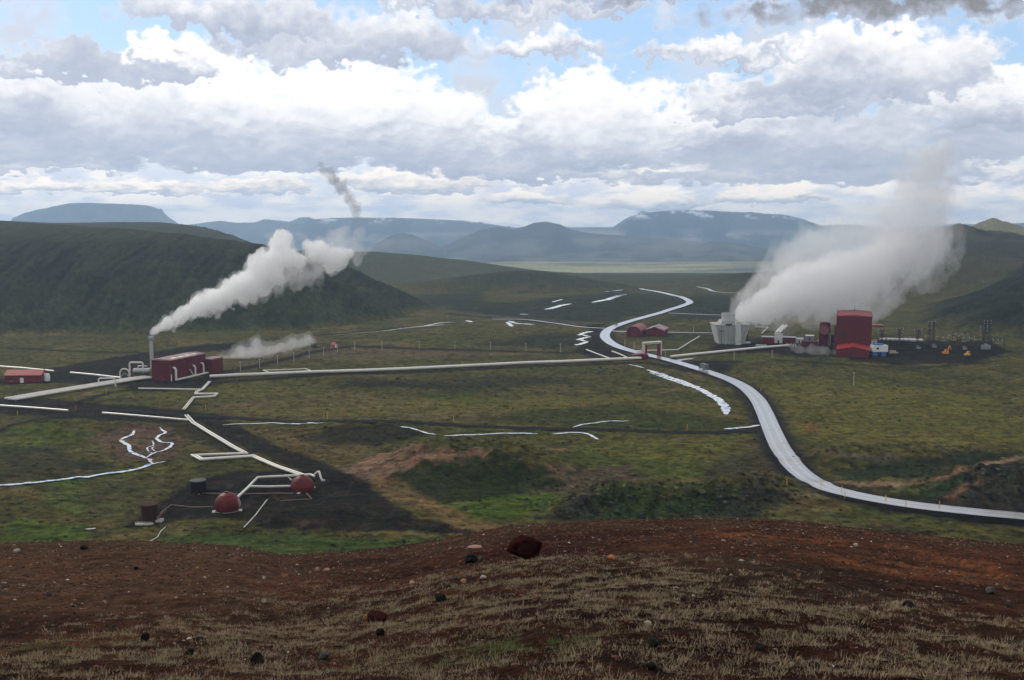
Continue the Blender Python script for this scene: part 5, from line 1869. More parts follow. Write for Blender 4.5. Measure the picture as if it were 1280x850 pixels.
# --- digging machines in the dark yard
def excavator(px, py, label):
    p = at(px, py)
    v = thing('excavator', label, 'excavator', p, .5)
    for sx in (-1, 1):
        MB().prism([(-2.0, .1), (2.0, .1), (2.4, .5), (2.0, .95), (-2.0, .95), (-2.4, .5)], sx * 1.3 - .35, sx * 1.3 + .35).build('track', RUBBER, v)
    up = MB().box(-2.2, 1.4, -1.4, 1.4, 1.05, 2.5).build('body', ORANGE, v)
    cabn = MB().box(.2, 1.8, .1, 1.35, 2.51, 3.9).build('cab', ORANGE, v)
    MB().box(.5, 1.85, .06, 1.4, 2.9, 3.6).build('window', GLASS, cabn)
    MB().tube([(1.2, -.4, 2.0), (2.2, -.4, 5.0), (3.4, -.4, 6.2)], [.42, .36, .3], 6).build('boom', ORANGE, v)
    MB().tube([(3.3, -.4, 6.2), (4.6, -.4, 3.4)], [.3, .24], 6).build('dipper', YELLOW, v)
    MB().prism([(4.2, 3.5), (5.1, 3.4), (5.2, 2.4), (4.5, 2.2), (4.0, 2.7)], -1.0, .2).build('bucket', STEEL_D, v)


excavator(1182, 444, 'orange excavator with raised boom in the dark yard')
p = at(1210, 446)
v = thing('wheel_loader', 'small yellow wheel loader right of the orange excavator', 'loader', p, .2)
MB().box(-2.2, .8, -1.1, 1.1, .9, 2.2).build('body', YELLOW, v)
cabn = MB().box(-.6, .9, -.9, .9, 2.21, 3.5).build('cab', YELLOW, v)
MB().box(-.4, .95, -.95, .95, 2.5, 3.2).build('window', GLASS, cabn)
MB().tube([(.8, 0, 1.6), (2.2, 0, .9)], .3, 6).build('loader_arm', YELLOW, v)
MB().prism([(2.0, .3), (3.0, .2), (2.9, 1.0), (2.2, 1.4)], -1.3, 1.3).build('bucket', STEEL_D, v)
for xx in (-1.5, .9):
    for yy in (-1.15, 1.15):
        MB().tube([(xx, yy - .3, .7), (xx, yy + .3, .7)], .7, 12).build('wheel', RUBBER, v)


# --- switchyard
def lattice(h, w, arms):
    m = MB()
    for sx in (-1, 1):
        for sy in (-1, 1):
            m.tube([(sx * w, sy * w, -.3), (sx * w * .55, sy * w * .55, h)], .13, 4)
    n = int(h / 1.8)
    for i in range(n):
        z0, z1 = h * i / n, h * (i + 1) / n
        a, b = w * (1 - .45 * i / n), w * (1 - .45 * (i + 1) / n)
        for s in (-1, 1):
            m.tube([(-a * s, -a, z0), (b * s, -b, z1)], .07, 4, False)
            m.tube([(-a * s, a, z0), (b * s, b, z1)], .07, 4, False)
            m.tube([(-a, -a * s, z0), (-b, b * s, z1)], .07, 4, False)
            m.tube([(a, -a * s, z0), (b, b * s, z1)], .07, 4, False)
    return m


def gantry(px, py, top, label, two=True):
    p = at(px, py)
    h = (py - top) * p[1] / FPX
    t = thing('pylon', label, 'pylon', p, .3)
    for sx in ((-1, 1) if two else (0,)):
        lt = lattice(h, .75, 2)
        lt.v = [(x + sx * 1.9, y, z) for x, y, z in lt.v]
        lt.build('lattice_leg', STEEL_D, t)
    for zf in (.72, .9, 1.0):
        m = MB().box(-3.2, 3.2, -.2, .2, h * zf - .15, h * zf + .15).build('crossarm', STEEL_D, t)
        for xx in (-3.0, 0, 3.0):
            MB().lathe([(.18, h * zf + .16), (.26, h * zf + .5), (.12, h * zf + .9)], 8, xx).build('insulator', PIPE_GREY, m)
    return t


gantry(1163.5, 432.5, 402.5, 'tall dark lattice pylon standing mid yard left of the orange digger')
gantry(1233, 433, 401.5, 'tall dark lattice pylon at the right end of the yard')
gantry(1229, 429, 408, 'shorter lattice pylon close behind the right end pylon', False)
gantry(1102, 430, 412, 'thin dark lattice mast just right of the tall red hall', False)
gantry(1124, 431, 411, 'thin dark lattice mast before the bright white pipeline', False)
gantry(1147, 431, 412, 'thin dark lattice mast near the right end of the white pipeline', False)
for (xa, xb, yb, hpx, lab) in ((1106, 1120, 432, 13, 'leftmost dark portal frame of the switchyard'), (1128, 1146, 432, 14, 'dark portal frame in front of the white pipeline'), (1174, 1196, 433, 15, 'wide dark portal frame just behind the orange excavator'),
                               (1200, 1222, 433, 15, 'wide dark portal frame behind the yellow loader'), (1190, 1214, 427, 13, 'far dark portal frame at the back of the switchyard'), (1238, 1256, 434, 13, 'rightmost dark portal frame of the switchyard')):
    a, b = at(xa, yb), at(xb, yb)
    h = hpx * a[1] / FPX
    w = float(np.linalg.norm(b[:2] - a[:2])) / 2
    t = thing('portal_frame', lab, 'frame', (*(.5 * (a + b))[:2], min(a[2], b[2]) - .2), math.atan2(b[1] - a[1], b[0] - a[0]))
    for sx in (-1, 1):
        MB().tube([(sx * w - .5 * sx, -.5, 0), (sx * w, 0, h)], .13, 5).tube([(sx * w - .5 * sx, .5, 0), (sx * w, 0, h)], .13, 5).build('leg', STEEL_D, t)
    m = MB()
    n = max(3, int(w))
    m.tube([(-w, 0, h), (w, 0, h)], .1, 5).tube([(-w, 0, h - .9), (w, 0, h - .9)], .1, 5)
    for i in range(n):
        x0, x1 = -w + 2 * w * i / n, -w + 2 * w * (i + 1) / n
        m.tube([(x0, 0, h - .9), (x1, 0, h)], .06, 4)
    m.build('beam', STEEL_D, t)
    for i in range(3):
        xx = -w * .6 + w * .6 * i
        MB().lathe([(.1, h - 2.6), (.2, h - 2.2), (.2, h - 1.4), (.08, h - .95)], 7, xx).build('insulator', PIPE_GREY, t)
post = None
posts = [(1108, 428, 7), (1113, 432, 9), (1118, 429, 8), (1130, 433, 9), (1136, 430, 10), (1141, 434, 8), (1154, 433, 8), (1158, 429, 10), (1172, 431, 11), (1178, 434, 9), (1186, 431, 13), (1192, 434, 10), (1198, 431, 12), (1204, 435, 9),
         (1213, 432, 10), (1219, 435, 12), (1224, 432, 9), (1240, 433, 10), (1246, 436, 8)]
for i, (a, b, hpx) in enumerate(posts):
    p = at(a, b)
    if post is None:
        post = thing('bus_post', 'thin grey busbar post with crossbar standing in the switchyard', 'post', p, .3, 'busbar posts of the switchyard')
        MB().tube([(0, 0, -.3), (0, 0, 5.4)], .14, 6).build('post', STEEL_D, post)
        m = MB().box(-1.6, 1.6, -.1, .1, 5.401, 5.65).build('crossbar', STEEL, post)
        for xx in (-1.4, 0, 1.4):
            MB().lathe([(.12, 5.651), (.18, 5.95), (.08, 6.3)], 6, xx).build('insulator', PIPE_GREY, m)
        o = post
    else:
        o = copy_thing(post, p, .3 + .1 * math.sin(i * 2.3))
    o.scale = (1, 1, hpx * p[1] / FPX / 6.3)
for i, (a, b, w_, h_, lab) in enumerate(((1167, 434.5, 6, 2.8, 'low grey transformer left of the orange excavator'), (1232, 436.5, 10, 4.2, 'pale ribbed transformer at the right pylon foot'), (1147, 436, 5, 2.4, 'low grey transformer right of the tan trailer'),
                                         (1205, 437, 5, 2.4, 'low grey transformer just behind the yellow loader'))):
    p = at(a, b)
    t = thing('transformer', lab, 'transformer', p, .1)
    MB().box(-w_ / 2 * .6, w_ / 2 * .6, -1, 1, -.2, h_ * .7).build('case', STEEL if i == 1 else STEEL_D, t)
    m = MB()
    for q in range(8):
        m.box(-w_ * .3 + q * w_ * .6 / 8 + .05, -w_ * .3 + q * w_ * .6 / 8 + .2, -1.4, -1.004, .2, h_ * .6)
    m.build('fins', PIPE_GREY, t)
    for xx in (-.8, 0, .8):
        MB().lathe([(.16, h_ * .7 + .003), (.22, h_ * .7 + .5), (.1, h_)], 8, xx).build('insulator', PIPE_GREY, t)

# --- pole row across the valley and single poles
pole = None
POLES = [(300.5, 464), (324.5, 460.5), (347, 455.5), (367.5, 451.5), (386.6, 448), (404.6, 444.5), (422, 440.5), (443.5, 437), (477.5, 437), (524, 436.5), (568.5, 436.5), (613, 437), (657.5, 439), (700.5, 440)]
POLE_LABELS = ['leftmost pale pole of the row, nearest the powerhouse annex', 'second pale pole of the row from the powerhouse', 'third pale pole of the row, in front of thick drifting steam', 'fourth pale pole of the row, in front of drifting steam',
               'pale pole just below the far dark drum', 'pale pole between the far dark drum and far red dome', 'pale pole close beside the far red dome', 'first pale pole right of the far red dome', 'second pale pole right of the far red dome',
               'third pale pole right of the far red dome', 'fourth pale pole right of the far red dome', 'third pale pole from the right end of the row', 'pale pole next to last at the right end of the row', 'rightmost pale pole of the row, below the bright zigzag stream']
for i, (a, b) in enumerate(POLES):
    p = at(a, b)
    if pole is None:
        pole = thing('line_pole', POLE_LABELS[0], 'pole', p, 0, 'row of pale poles along the well track')
        MB().tube([(0, 0, -.4), (0, 0, 5.6)], [.16, .11], 6).build('mast', WOOD, pole)
        m = MB().box(-.5, .5, -.07, .07, 5.3, 5.42).build('crossarm', WOOD, pole)
        for xx in (-.42, .42):
            MB().lathe([(.07, 5.421), (.09, 5.55), (.04, 5.7)], 6, xx).build('insulator', PIPE_GREY, m)
    else:
        copy_thing(pole, p, .1 * math.sin(i), POLE_LABELS[i])
for a, b, h_, lab in ((917.5, 449, 5.5, 'single pale pole on grass below the cooling tower'), (965, 447.5, 5.0, 'single pale pole on grass below the low red sheds'), (1067, 481, 7.0, 'lone pale pole on grass below the gabled annex'),
                      (781, 434.5, 6.0, 'pale lamp mast inside the road bend below the left barn'), (792.5, 437.5, 5.2, 'shorter pale mast just left of the road portal'), (831.5, 447.5, 4.4, 'pale post at the right foot of the road portal'),
                      (867, 415.5, 5.5, 'thin pale pole right of the barns by the side road')):
    p = at(a, b)
    t = thing('pole', lab, 'pole', p)
    MB().tube([(0, 0, -.4), (0, 0, h_)], [.16, .11], 6).build('mast', WOOD, t)
    MB().box(-.4, .4, -.06, .06, h_ - .3, h_ - .18).build('crossarm', WOOD, t)

# --- road markers
MARK = [(983.5, 606, 2.0, 0, 'yellow road marker at the left verge inside the long bend'), (1026, 607.5, 1.9, 0, 'short dull yellow marker beyond the road bend'), (1052, 617.5, 2.6, 0, 'tallest yellow marker beside the road at the foot of the grassy bank'),
        (1056, 624, 2.4, 0, 'faint yellow marker on the near verge below the tallest one'), (1107, 628.5, 2.3, 0, 'yellow marker with a plate before the dark green bank'), (1132, 636, 2.6, 0, 'pale yellow marker on the near verge of the road'),
        (1174, 637, 2.7, 1, 'orange marker by the tan scar near the right end of road'), (951, 489, 1.9, 1, 'small orange marker at the right verge of the upper bend'), (859, 537, 2.2, 1, 'orange marker where the gravel track nears the road'),
        (405, 524, 3.6, 0, 'left of two tall yellow markers on the gravel track'), (409, 524, 3.4, 0, 'right of two tall yellow markers on the gravel track'), (567, 528, 2.6, 0, 'pale yellow marker at the middle of the gravel track'),
        (257, 513, 2.6, 0, 'pale yellow marker at the junction of pipes and track'), (95, 512.5, 2.2, 1, 'orange marker on the dark track at left'), (22, 519, 2.0, 0, 'small yellow marker on grass at the left edge'), (133, 492, 2.4, 0, 'yellow marker below the low square pipe arch')]
for a, b, h_, c_, lab in MARK:
    p = at(a, b)
    t = thing('road_marker', lab, 'marker', p, .2, 'yellow and orange marker stakes')
    MB().box(-.09, .09, -.06, .06, -.3, h_).build('stake', ORANGE if c_ else YELLOW, t)
    MB().box(-.14, .14, -.075, -.062, h_ * .72, h_ * .92).build('plate', ORANGE if c_ else YELLOW, t)


# ------------------------------------------------------------------ brow of the hill: rocks, stones, grass
def rock_mesh(name, size, seed, sub=3, flat=.7, rough=.36, mat=None):
    import bmesh
    bm = bmesh.new()
    bmesh.ops.create_icosphere(bm, subdivisions=sub, radius=1.0)
    P = np.array([v.co[:] for v in bm.verts])
    n = fbm3(P[:, 0] * 1.3 + seed, P[:, 1] * 1.3, P[:, 2] * 1.3, seed, 4, .55) * rough * 2
    # a few cut faces make it angular
    r_ = np.random.default_rng(seed)
    R = 1 + n
    for _ in range(14):
        d = r_.normal(size=3)
        d /= np.linalg.norm(d)
        c = r_.uniform(.62, .9)
        q = (P * R[:, None]) @ d
        R = np.where(q > c, R * (c + (q - c) * .25) / np.maximum(q, 1e-6), R)
    Q = P * R[:, None] * np.array(size) * (1, 1, flat / .7)
    for v, q in zip(bm.verts, Q):
        v.co = q
    me = bpy.data.meshes.new(name)
    bm.to_mesh(me)
    bm.free()
    if mat:
        me.materials.append(mat)
    return me


SCORIA = surface('dark_red_scoria', (.034, .0065, .0055), .95, .6, 2.2, 1.0, 9, col2=(.010, .0035, .0035), spec=.05)
LAVA = surface('black_lava_rock', (.010, .0095, .009), .9, .5, 3, .8, 14, col2=(.022, .021, .020), spec=.08)
LAVA_G = surface('grey_lava_rock', (.05, .048, .046), .9, .4, 3, .6, 14, spec=.2)
STONE_P = surface('pinkish_stone', (.30, .17, .12), .85, .3, 4, .5, 20, spec=.2)
STONE_W = surface('pale_stone', (.34, .29, .25), .85, .3, 4, .5, 20, spec=.2)
STONE_O = surface('orange_stone', (.34, .12, .045), .85, .3, 4, .5, 20, spec=.2)

ROCKS = [
    (655, 698, 45, 27, SCORIA, 'large dark red scoria boulder on the crest of the slope', 11), (588, 704, 24, 11, LAVA, 'flat black rock with pale top left of the red boulder', 12),
    (593, 695, 17, 2.0, STONE_P, 'pale flat slab lying on the flat black rock', 13), (601, 702, 8, 8, LAVA_G, 'grey lump at the right end of flat black rock', 14),
    (321, 831, 16, 15, LAVA, 'round black rock in the dry grass nearest the camera', 15), (236, 820, 12, 10, LAVA, 'small black rock in grass left of the round one', 16), (180, 802, 11, 10, LAVA, 'black rock at the left margin of dry grass', 17),
    (470, 779, 29, 13, SCORIA, 'low dark red rock in dry grass', 18), (458, 775, 7, 6, STONE_O, 'orange stone at the left end of low dark red rock', 19), (551, 752, 16, 9, LAVA, 'black rock on bare soil right of centre grass edge', 20),
    (1240, 742, 14, 7, LAVA_G, 'dark grey rock on orange soil at right', 21), (1137, 760, 12, 8, LAVA, 'black rock on dark soil at right', 22), (817, 809, 20, 11, LAVA, 'black rough rock in grass right of centre', 23),
    (815, 837, 14, 10, LAVA, 'black rock close to the bottom edge right of centre', 24), (765, 699, 11, 4.5, STONE_O, 'flat orange stone right of the red boulder', 25), (811, 783, 9, 7, STONE_W, 'white stone in grass right of centre', 26),
    (396, 715, 8, 6, STONE_P, 'left one of two pinkish stones on brown soil', 27), (408, 715, 9, 5, STONE_P, 'right one of two pinkish stones on brown soil', 28), (515, 731, 9, 5, STONE_P, 'pinkish stone on soil left of the black rock', 29),
    (604, 724, 9, 5, STONE_W, 'pale stone on dark red soil below the boulder', 30), (579, 729, 9, 5, STONE_P, 'pinkish stone on dark red soil below the flat rock', 31), (734, 748, 6, 5, STONE_W, 'white stone at the upper edge of the grass', 32),
    (20, 691, 7, 5, STONE_W, 'pale stone on the crest at far left', 33), (104, 687, 9, 5, LAVA, 'black stone on the crest at left', 34), (170, 712, 6, 4, LAVA, 'small black stone on the brown slope at left', 35),
    (330, 724, 5, 4, STONE_W, 'tiny white stone on the brown slope', 36), (330, 754, 6, 5, STONE_W, 'small white stone above the grass', 37), (560, 733, 10, 5, LAVA_G, 'grey stone between the pinkish stones and boulder', 38),
    (905, 678, 7, 4, STONE_P, 'pinkish stone on the crest right of the boulder', 39), (1070, 683, 6, 4, STONE_W, 'white stone on the crest before the road bend', 40), (950, 813, 12, 7, LAVA, 'black rock in grass at lower right', 41),
    (1020, 836, 16, 8, LAVA, 'broad black rock at the lower right corner', 42), (1260, 758, 8, 5, LAVA_G, 'grey stone at the right edge below orange soil', 43), (700, 800, 9, 6, LAVA, 'black rock in grass below the boulder', 44),
    (404, 824, 14, 8, LAVA_G, 'grey rock in grass right of the round black rock', 45), (475, 795, 12, 9, LAVA, 'dark rock in grass below the low red rock', 46), (60, 745, 7, 5, LAVA_G, 'small grey stone on the brown slope at left edge', 47)]
for (px, py, w, h, mat, lab, sd_) in ROCKS:
    p = at(px, py, 5)
    s = float(np.linalg.norm(p - EYE)) / FPX
    me = rock_mesh('boulder' if w > 25 else 'stone', (w * s / 2 * 1.05, w * s / 2 * .85, h * s / 2 * 1.3), sd_, 4 if w > 20 else 3, .7, .34 if w < 40 else .52, mat)
    name = 'boulder' if w > 25 else 'stone'
    lift = h * s * (.40 if w > 40 else .30)
    if 'slab' in lab:
        lift = 10.5 * s
    o = add(name, me, label=lab, cat='boulder' if w > 25 else 'rock', group=None, loc=(p[0], p[1] + w * s * .25, p[2] + lift))
    o.rotation_euler = (0, 0, sd_ * 1.7)


def scatter_dir(n, a0, a1, r0, r1):
    a = np.radians(rng.uniform(a0, a1, n))
    r = np.sqrt(rng.uniform(r0 * r0, r1 * r1, n))
    return r * np.sin(a), r * np.cos(a), r, np.degrees(a)


def grass_density(x, y, r, deg):
    """dry grass covers the lower slope, thinning towards the bare soil above"""
    edge = np.interp(deg, [-30, -24, -20, -17, -12, -7, 0, 6, 10, 15, 20, 27], [12.5, 12.8, 14.8, 16.4, 18.2, 19.3, 19.4, 18.6, 17.0, 14.8, 13.4, 13.0])
    n = fbm(x / 1.7, y / 1.7, 201, 4) + .55 * fbm(x / .5, y / .5, 202, 3)
    w = sstep(2.6, -2.6, r - edge + 4.5 * n)
    clump = sstep(-.20, .12, fbm(x / .75, y / .75, 203, 4))
    return w * (.04 + .96 * clump), n


def build_grass():
    m, T = new_mat('dry_grass_blade')
    a = T.node('ShaderNodeAttribute', attribute_name='tint')
    p = T.node('ShaderNodeBsdfPrincipled')
    T.link(a.outputs['Color'], p.inputs['Base Color'])
    p.inputs['Roughness'].default_value = .8
    p.inputs['Specular IOR Level'].default_value = .15
    tr = T.node('ShaderNodeBsdfTranslucent')
    T.link(a.outputs['Color'], tr.inputs['Color'])
    mx = T.node('ShaderNodeMixShader')
    mx.inputs[0].default_value = .25
    T.link(p.outputs[0], mx.inputs[1])
    T.link(tr.outputs[0], mx.inputs[2])
    o = T.node('ShaderNodeOutputMaterial')
    T.link(mx.outputs[0], o.inputs['Surface'])

    x, y, r, dg = scatter_dir(60000, -36, 36, 7.2, 24)
    dn, n = grass_density(x, y, r, dg)
    keep = rng.random(len(x)) < dn * .86
    x, y, r, dg, n = x[keep], y[keep], r[keep], dg[keep], n[keep]
    # sparse tufts higher up the brow
    x2, y2, r2, d2 = scatter_dir(9000, -32, 32, 16, 40)
    k2 = rng.random(len(x2)) < .45 * sstep(.02, .42, fbm(x2 / 3.0, y2 / 3.0, 204, 4)) + .12 * sstep(31, 36, r2)
    x = np.r_[x, x2[k2]]
    y = np.r_[y, y2[k2]]
    r = np.r_[r, r2[k2]]
    nt = len(x)
    nb = np.where(r < 16, 15, np.where(r < 24, 9, 6))
    tid = np.repeat(np.arange(nt), nb)
    N = len(tid)
    hgt = (.022 + .048 * rng.random(nt) ** 2.2)[tid] * rng.uniform(.6, 1.25, N)
    hgt = hgt * np.where(rng.random(N) < .035, rng.uniform(1.4, 2.1, N), 1.0)
    ang_ = rng.uniform(0, 2 * math.pi, N)
    spread = rng.uniform(.005, .09, N)
    bx, by = x[tid] + spread * np.cos(ang_), y[tid] + spread * np.sin(ang_)
    bz = ground(bx, by) - .012
    lean = rng.uniform(.15, 1.0, N) * hgt
    la = ang_ + rng.normal(0, .5, N)
    wd = rng.uniform(.0011, .0025, N) * (1 + .05 * r[tid])
    wx, wy = -np.sin(la) * wd, np.cos(la) * wd
    p0 = np.stack([bx, by, bz], 1)
    side = np.stack([wx, wy, 0 * wx], 1)
    mid = p0 + np.stack([np.cos(la) * lean * .35, np.sin(la) * lean * .35, hgt * .6], 1)
    tip = p0 + np.stack([np.cos(la) * lean, np.sin(la) * lean, hgt], 1)
    V = np.stack([p0 - side, p0 + side, mid + side * .8, mid - side * .8, tip], 1).reshape(-1, 3)
    b = np.arange(N) * 5
    tri = np.concatenate([np.stack([b, b + 1, b + 2], 1), np.stack([b, b + 2, b + 3], 1), np.stack([b + 3, b + 2, b + 4], 1)])
    me = mesh_np('grass', V, tri, m)
    tn = fbm(x / 1.1, y / 1.1, 205, 3)
    g = sstep(.05, .5, tn + .2 * rng.normal(size=nt))
    straw = np.array((.36, .285, .185))
    green = np.array((.185, .180, .085))
    brown = np.array((.17, .118, .076))
    lush_ = np.exp(-(((x - 0.05) / .9) ** 2 + ((y - 9.4) / .8) ** 2)) * 1.0
    lush_ = np.maximum(lush_, np.exp(-(((x + 5.4) / .7) ** 2 + ((y - 11.2) / .6) ** 2)))
    c = straw * (1 - .55 * g[:, None]) + green * .55 * g[:, None]
    bsel = (rng.random(nt) < .30)[:, None]
    c = np.where(bsel, .5 * c + .5 * brown, c)
    c = c * (1 - lush_[:, None]) + np.array((.075, .120, .030)) * lush_[:, None]
    c = c[tid] * rng.uniform(.65, 1.25, N)[:, None]
    col = np.concatenate([np.repeat(c, 5, 0), np.ones((N * 5, 1))], 1)
    ca = me.color_attributes.new('tint', 'FLOAT_COLOR', 'POINT')
    ca.data.foreach_set('color', col.astype(np.float32).ravel())
    add('grass', me, kind='stuff')


build_grass()


def build_gravel():
    m, T = new_mat('loose_stones')
    a = T.node('ShaderNodeAttribute', attribute_name='tint')
    p = T.node('ShaderNodeBsdfPrincipled')
    T.link(a.outputs['Color'], p.inputs['Base Color'])
    p.inputs['Roughness'].default_value = .9
    p.inputs['Specular IOR Level'].default_value = .2
    o = T.node('ShaderNodeOutputMaterial')
    T.link(p.outputs[0], o.inputs['Surface'])
    x, y, r, dg = scatter_dir(80000, -34, 34, 8, 39)
    dn, n = grass_density(x, y, r, dg)
    keep = rng.random(len(x)) < (1 - .75 * dn) * (.35 + .5 * sstep(-.2, .4, fbm(x / 2.5, y / 2.5, 211, 3)))
    x, y, r = x[keep], y[keep], r[keep]
    nt = len(x)
    phi = (1 + 5 ** .5) / 2
    oc = np.array([(1, 0, 0), (-1, 0, 0), (0, 1, 0), (0, -1, 0), (0, 0, 1), (.6, .6, .4), (-.6, .5, .5), (.5, -.6, .5), (-.5, -.6, .4)], float)
    oc = np.array([(.9, .1, 0), (.3, .9, 0), (-.6, .7, 0), (-.95, -.1, 0), (-.3, -.9, 0), (.6, -.7, 0), (.5, .1, .6), (-.1, .5, .75), (-.5, -.2, .6), (.15, -.5, .65)], float)
    fc = np.array([(0, 1, 6), (1, 7, 6), (1, 2, 7), (2, 8, 7), (2, 3, 8), (3, 4, 8), (4, 9, 8), (4, 5, 9), (5, 0, 6), (5, 6, 9), (6, 7, 8), (6, 8, 9)])
    size = (.011 + .026 * rng.random(nt) ** 3.5) * (1 + .012 * r)
    a = rng.uniform(0, 6.28, nt)
    sc = np.stack([size * rng.uniform(.8, 1.5, nt), size * rng.uniform(.7, 1.1, nt), size * rng.uniform(.6, 1.1, nt)], 1)
    Vv = oc[None] * rng.uniform(.75, 1.25, (nt, 10, 1)) * sc[:, None]
    ca_, sa_ = np.cos(a)[:, None], np.sin(a)[:, None]
    X = Vv[..., 0] * ca_ - Vv[..., 1] * sa_ + x[:, None]
    Y = Vv[..., 0] * sa_ + Vv[..., 1] * ca_ + y[:, None]
    Z = Vv[..., 2] + ground(x, y)[:, None] - .004
    V = np.stack([X, Y, Z], -1).reshape(-1, 3)
    F = (fc[None] + (np.arange(nt) * 10)[:, None, None]).reshape(-1, 3)
    me = mesh_np('gravel', V, F, m)
    pal = np.array([(.048, .018, .011), (.013, .010, .009), (.095, .042, .024), (.19, .13, .10), (.36, .31, .27), (.15, .06, .032)])
    pick = rng.choice(6, nt, p=[.34, .36, .20, .045, .010, .045])
    c = pal[pick] * rng.uniform(.7, 1.25, nt)[:, None]
    col = np.concatenate([np.repeat(c, 10, 0), np.ones((nt * 10, 1))], 1)
    at_ = me.color_attributes.new('tint', 'FLOAT_COLOR', 'POINT')
    at_.data.foreach_set('color', col.astype(np.float32).ravel())
    add('gravel', me, kind='stuff')


build_gravel()


def build_tussocks():
    """low heath and moss clumps over the near valley floor"""
    m, T = new_mat('heath_clump')
    a = T.node('ShaderNodeAttribute', attribute_name='tint')
    p = T.node('ShaderNodeBsdfPrincipled')
    T.link(a.outputs['Color'], p.inputs['Base Color'])
    p.inputs['Roughness'].default_value = .95
    p.inputs['Specular IOR Level'].default_value = .03
    o = T.node('ShaderNodeOutputMaterial')
    T.link(p.outputs[0], o.inputs['Surface'])
    a_ = np.radians(rng.uniform(-33, 33, 90000))
    r = 1.0 / rng.uniform(1 / 620.0, 1 / 238.0, 90000)
    x, y = r * np.sin(a_), r * np.cos(a_)
    c = soil(x, y)
    lum = c.mean(1)
    red = c[:, 0] / (c[:, 1] + 1e-6)
    n = fbm(x / 16, y / 11, 301, 4) + .5 * fbm(x / 4, y / 3, 302, 3)
    crag = np.clip(bump_at(x, y, 27, 290, 15, 13, 1.2) + bump_at(x, y, 52, 298, 28, 13, 1.2, .15) + bump_at(x, y, 78, 310, 18, 11, 1.2, .3) + bump_at(x, y, 163, 306, 32, 22, 1.0) + bump_at(x, y, 142, 362, 38, 14, 1.0)
                   + bump_at(x, y, -5, 345, 26, 20, .8), 0, 1)
    prob = .10 + .75 * sstep(-.1, .4, n) + .7 * crag
    prob *= np.where(lum < .0165, .10, 1.0) * np.where(red > 1.75, .15, 1.0)
    near = np.zeros(len(x), bool)
    for q in road_line[::4]:
        near |= (np.abs(x - q[0]) < 8) & (np.abs(y - q[1]) < 8)
    keep = (rng.random(len(x)) < prob * .55) & ~near
    x, y, r, c, crag = x[keep], y[keep], r[keep], c[keep], crag[keep]
    nt = len(x)
    oc = np.array([(1, .1, 0), (.35, .95, 0), (-.6, .8, 0), (-1, -.1, 0), (-.35, -.95, 0), (.6, -.8, 0), (.55, .1, .62), (-.1, .55, .75), (-.55, -.2, .6), (.15, -.5, .7)], float)
    fc = np.array([(0, 1, 6), (1, 7, 6), (1, 2, 7), (2, 8, 7), (2, 3, 8), (3, 4, 8), (4, 9, 8), (4, 5, 9), (5, 0, 6), (5, 6, 9), (6, 7, 8), (6, 8, 9)])
    size = (.22 + .50 * rng.random(nt) ** 2.5) * (.6 + r / 700.0) * (1 + .35 * crag)
    al = rng.uniform(0, 6.28, nt)
    sc = np.stack([size * rng.uniform(.9, 1.9, nt), size * rng.uniform(.7, 1.2, nt), size * rng.uniform(.45, 1.0, nt)], 1)
    Vv = oc[None] * rng.uniform(.6, 1.4, (nt, 10, 1)) * sc[:, None]
    ca_, sa_ = np.cos(al)[:, None], np.sin(al)[:, None]
    X = Vv[..., 0] * ca_ - Vv[..., 1] * sa_ + x[:, None]
    Y = Vv[..., 0] * sa_ + Vv[..., 1] * ca_ + y[:, None]
    Z = Vv[..., 2] + ground(x, y)[:, None] - .06
    me = mesh_np('heath', np.stack([X, Y, Z], -1).reshape(-1, 3), (fc[None] + (np.arange(nt) * 10)[:, None, None]).reshape(-1, 3), m)
    k = np.where(rng.random(nt) < .55, rng.uniform(.30, .75, nt), rng.uniform(.8, 1.45, nt))
    col = c * k[:, None] * np.array((.97, 1.04, .92))
    col = col * rng.uniform(.9, 1.1, (nt, 3))
    gr = (rng.random(nt) < .10 * (crag > .3))
    col = np.where(gr[:, None], np.array((.060, .060, .054)) * rng.uniform(.6, 1.4, nt)[:, None], col)
    v = np.repeat(col, 10, 0) * rng.uniform(.75, 1.25, (nt * 10, 1))
    at_ = me.color_attributes.new('tint', 'FLOAT_COLOR', 'POINT')
    at_.data.foreach_set('color', np.concatenate([v, np.ones((nt * 10, 1))], 1).astype(np.float32).ravel())
    add('heath', me, kind='stuff')


build_tussocks()


# ------------------------------------------------------------------ the steam in view
SHADED_STEAM = (.985, .985, .988)  # vapour tint that puts cloud shade into the right plume's colour


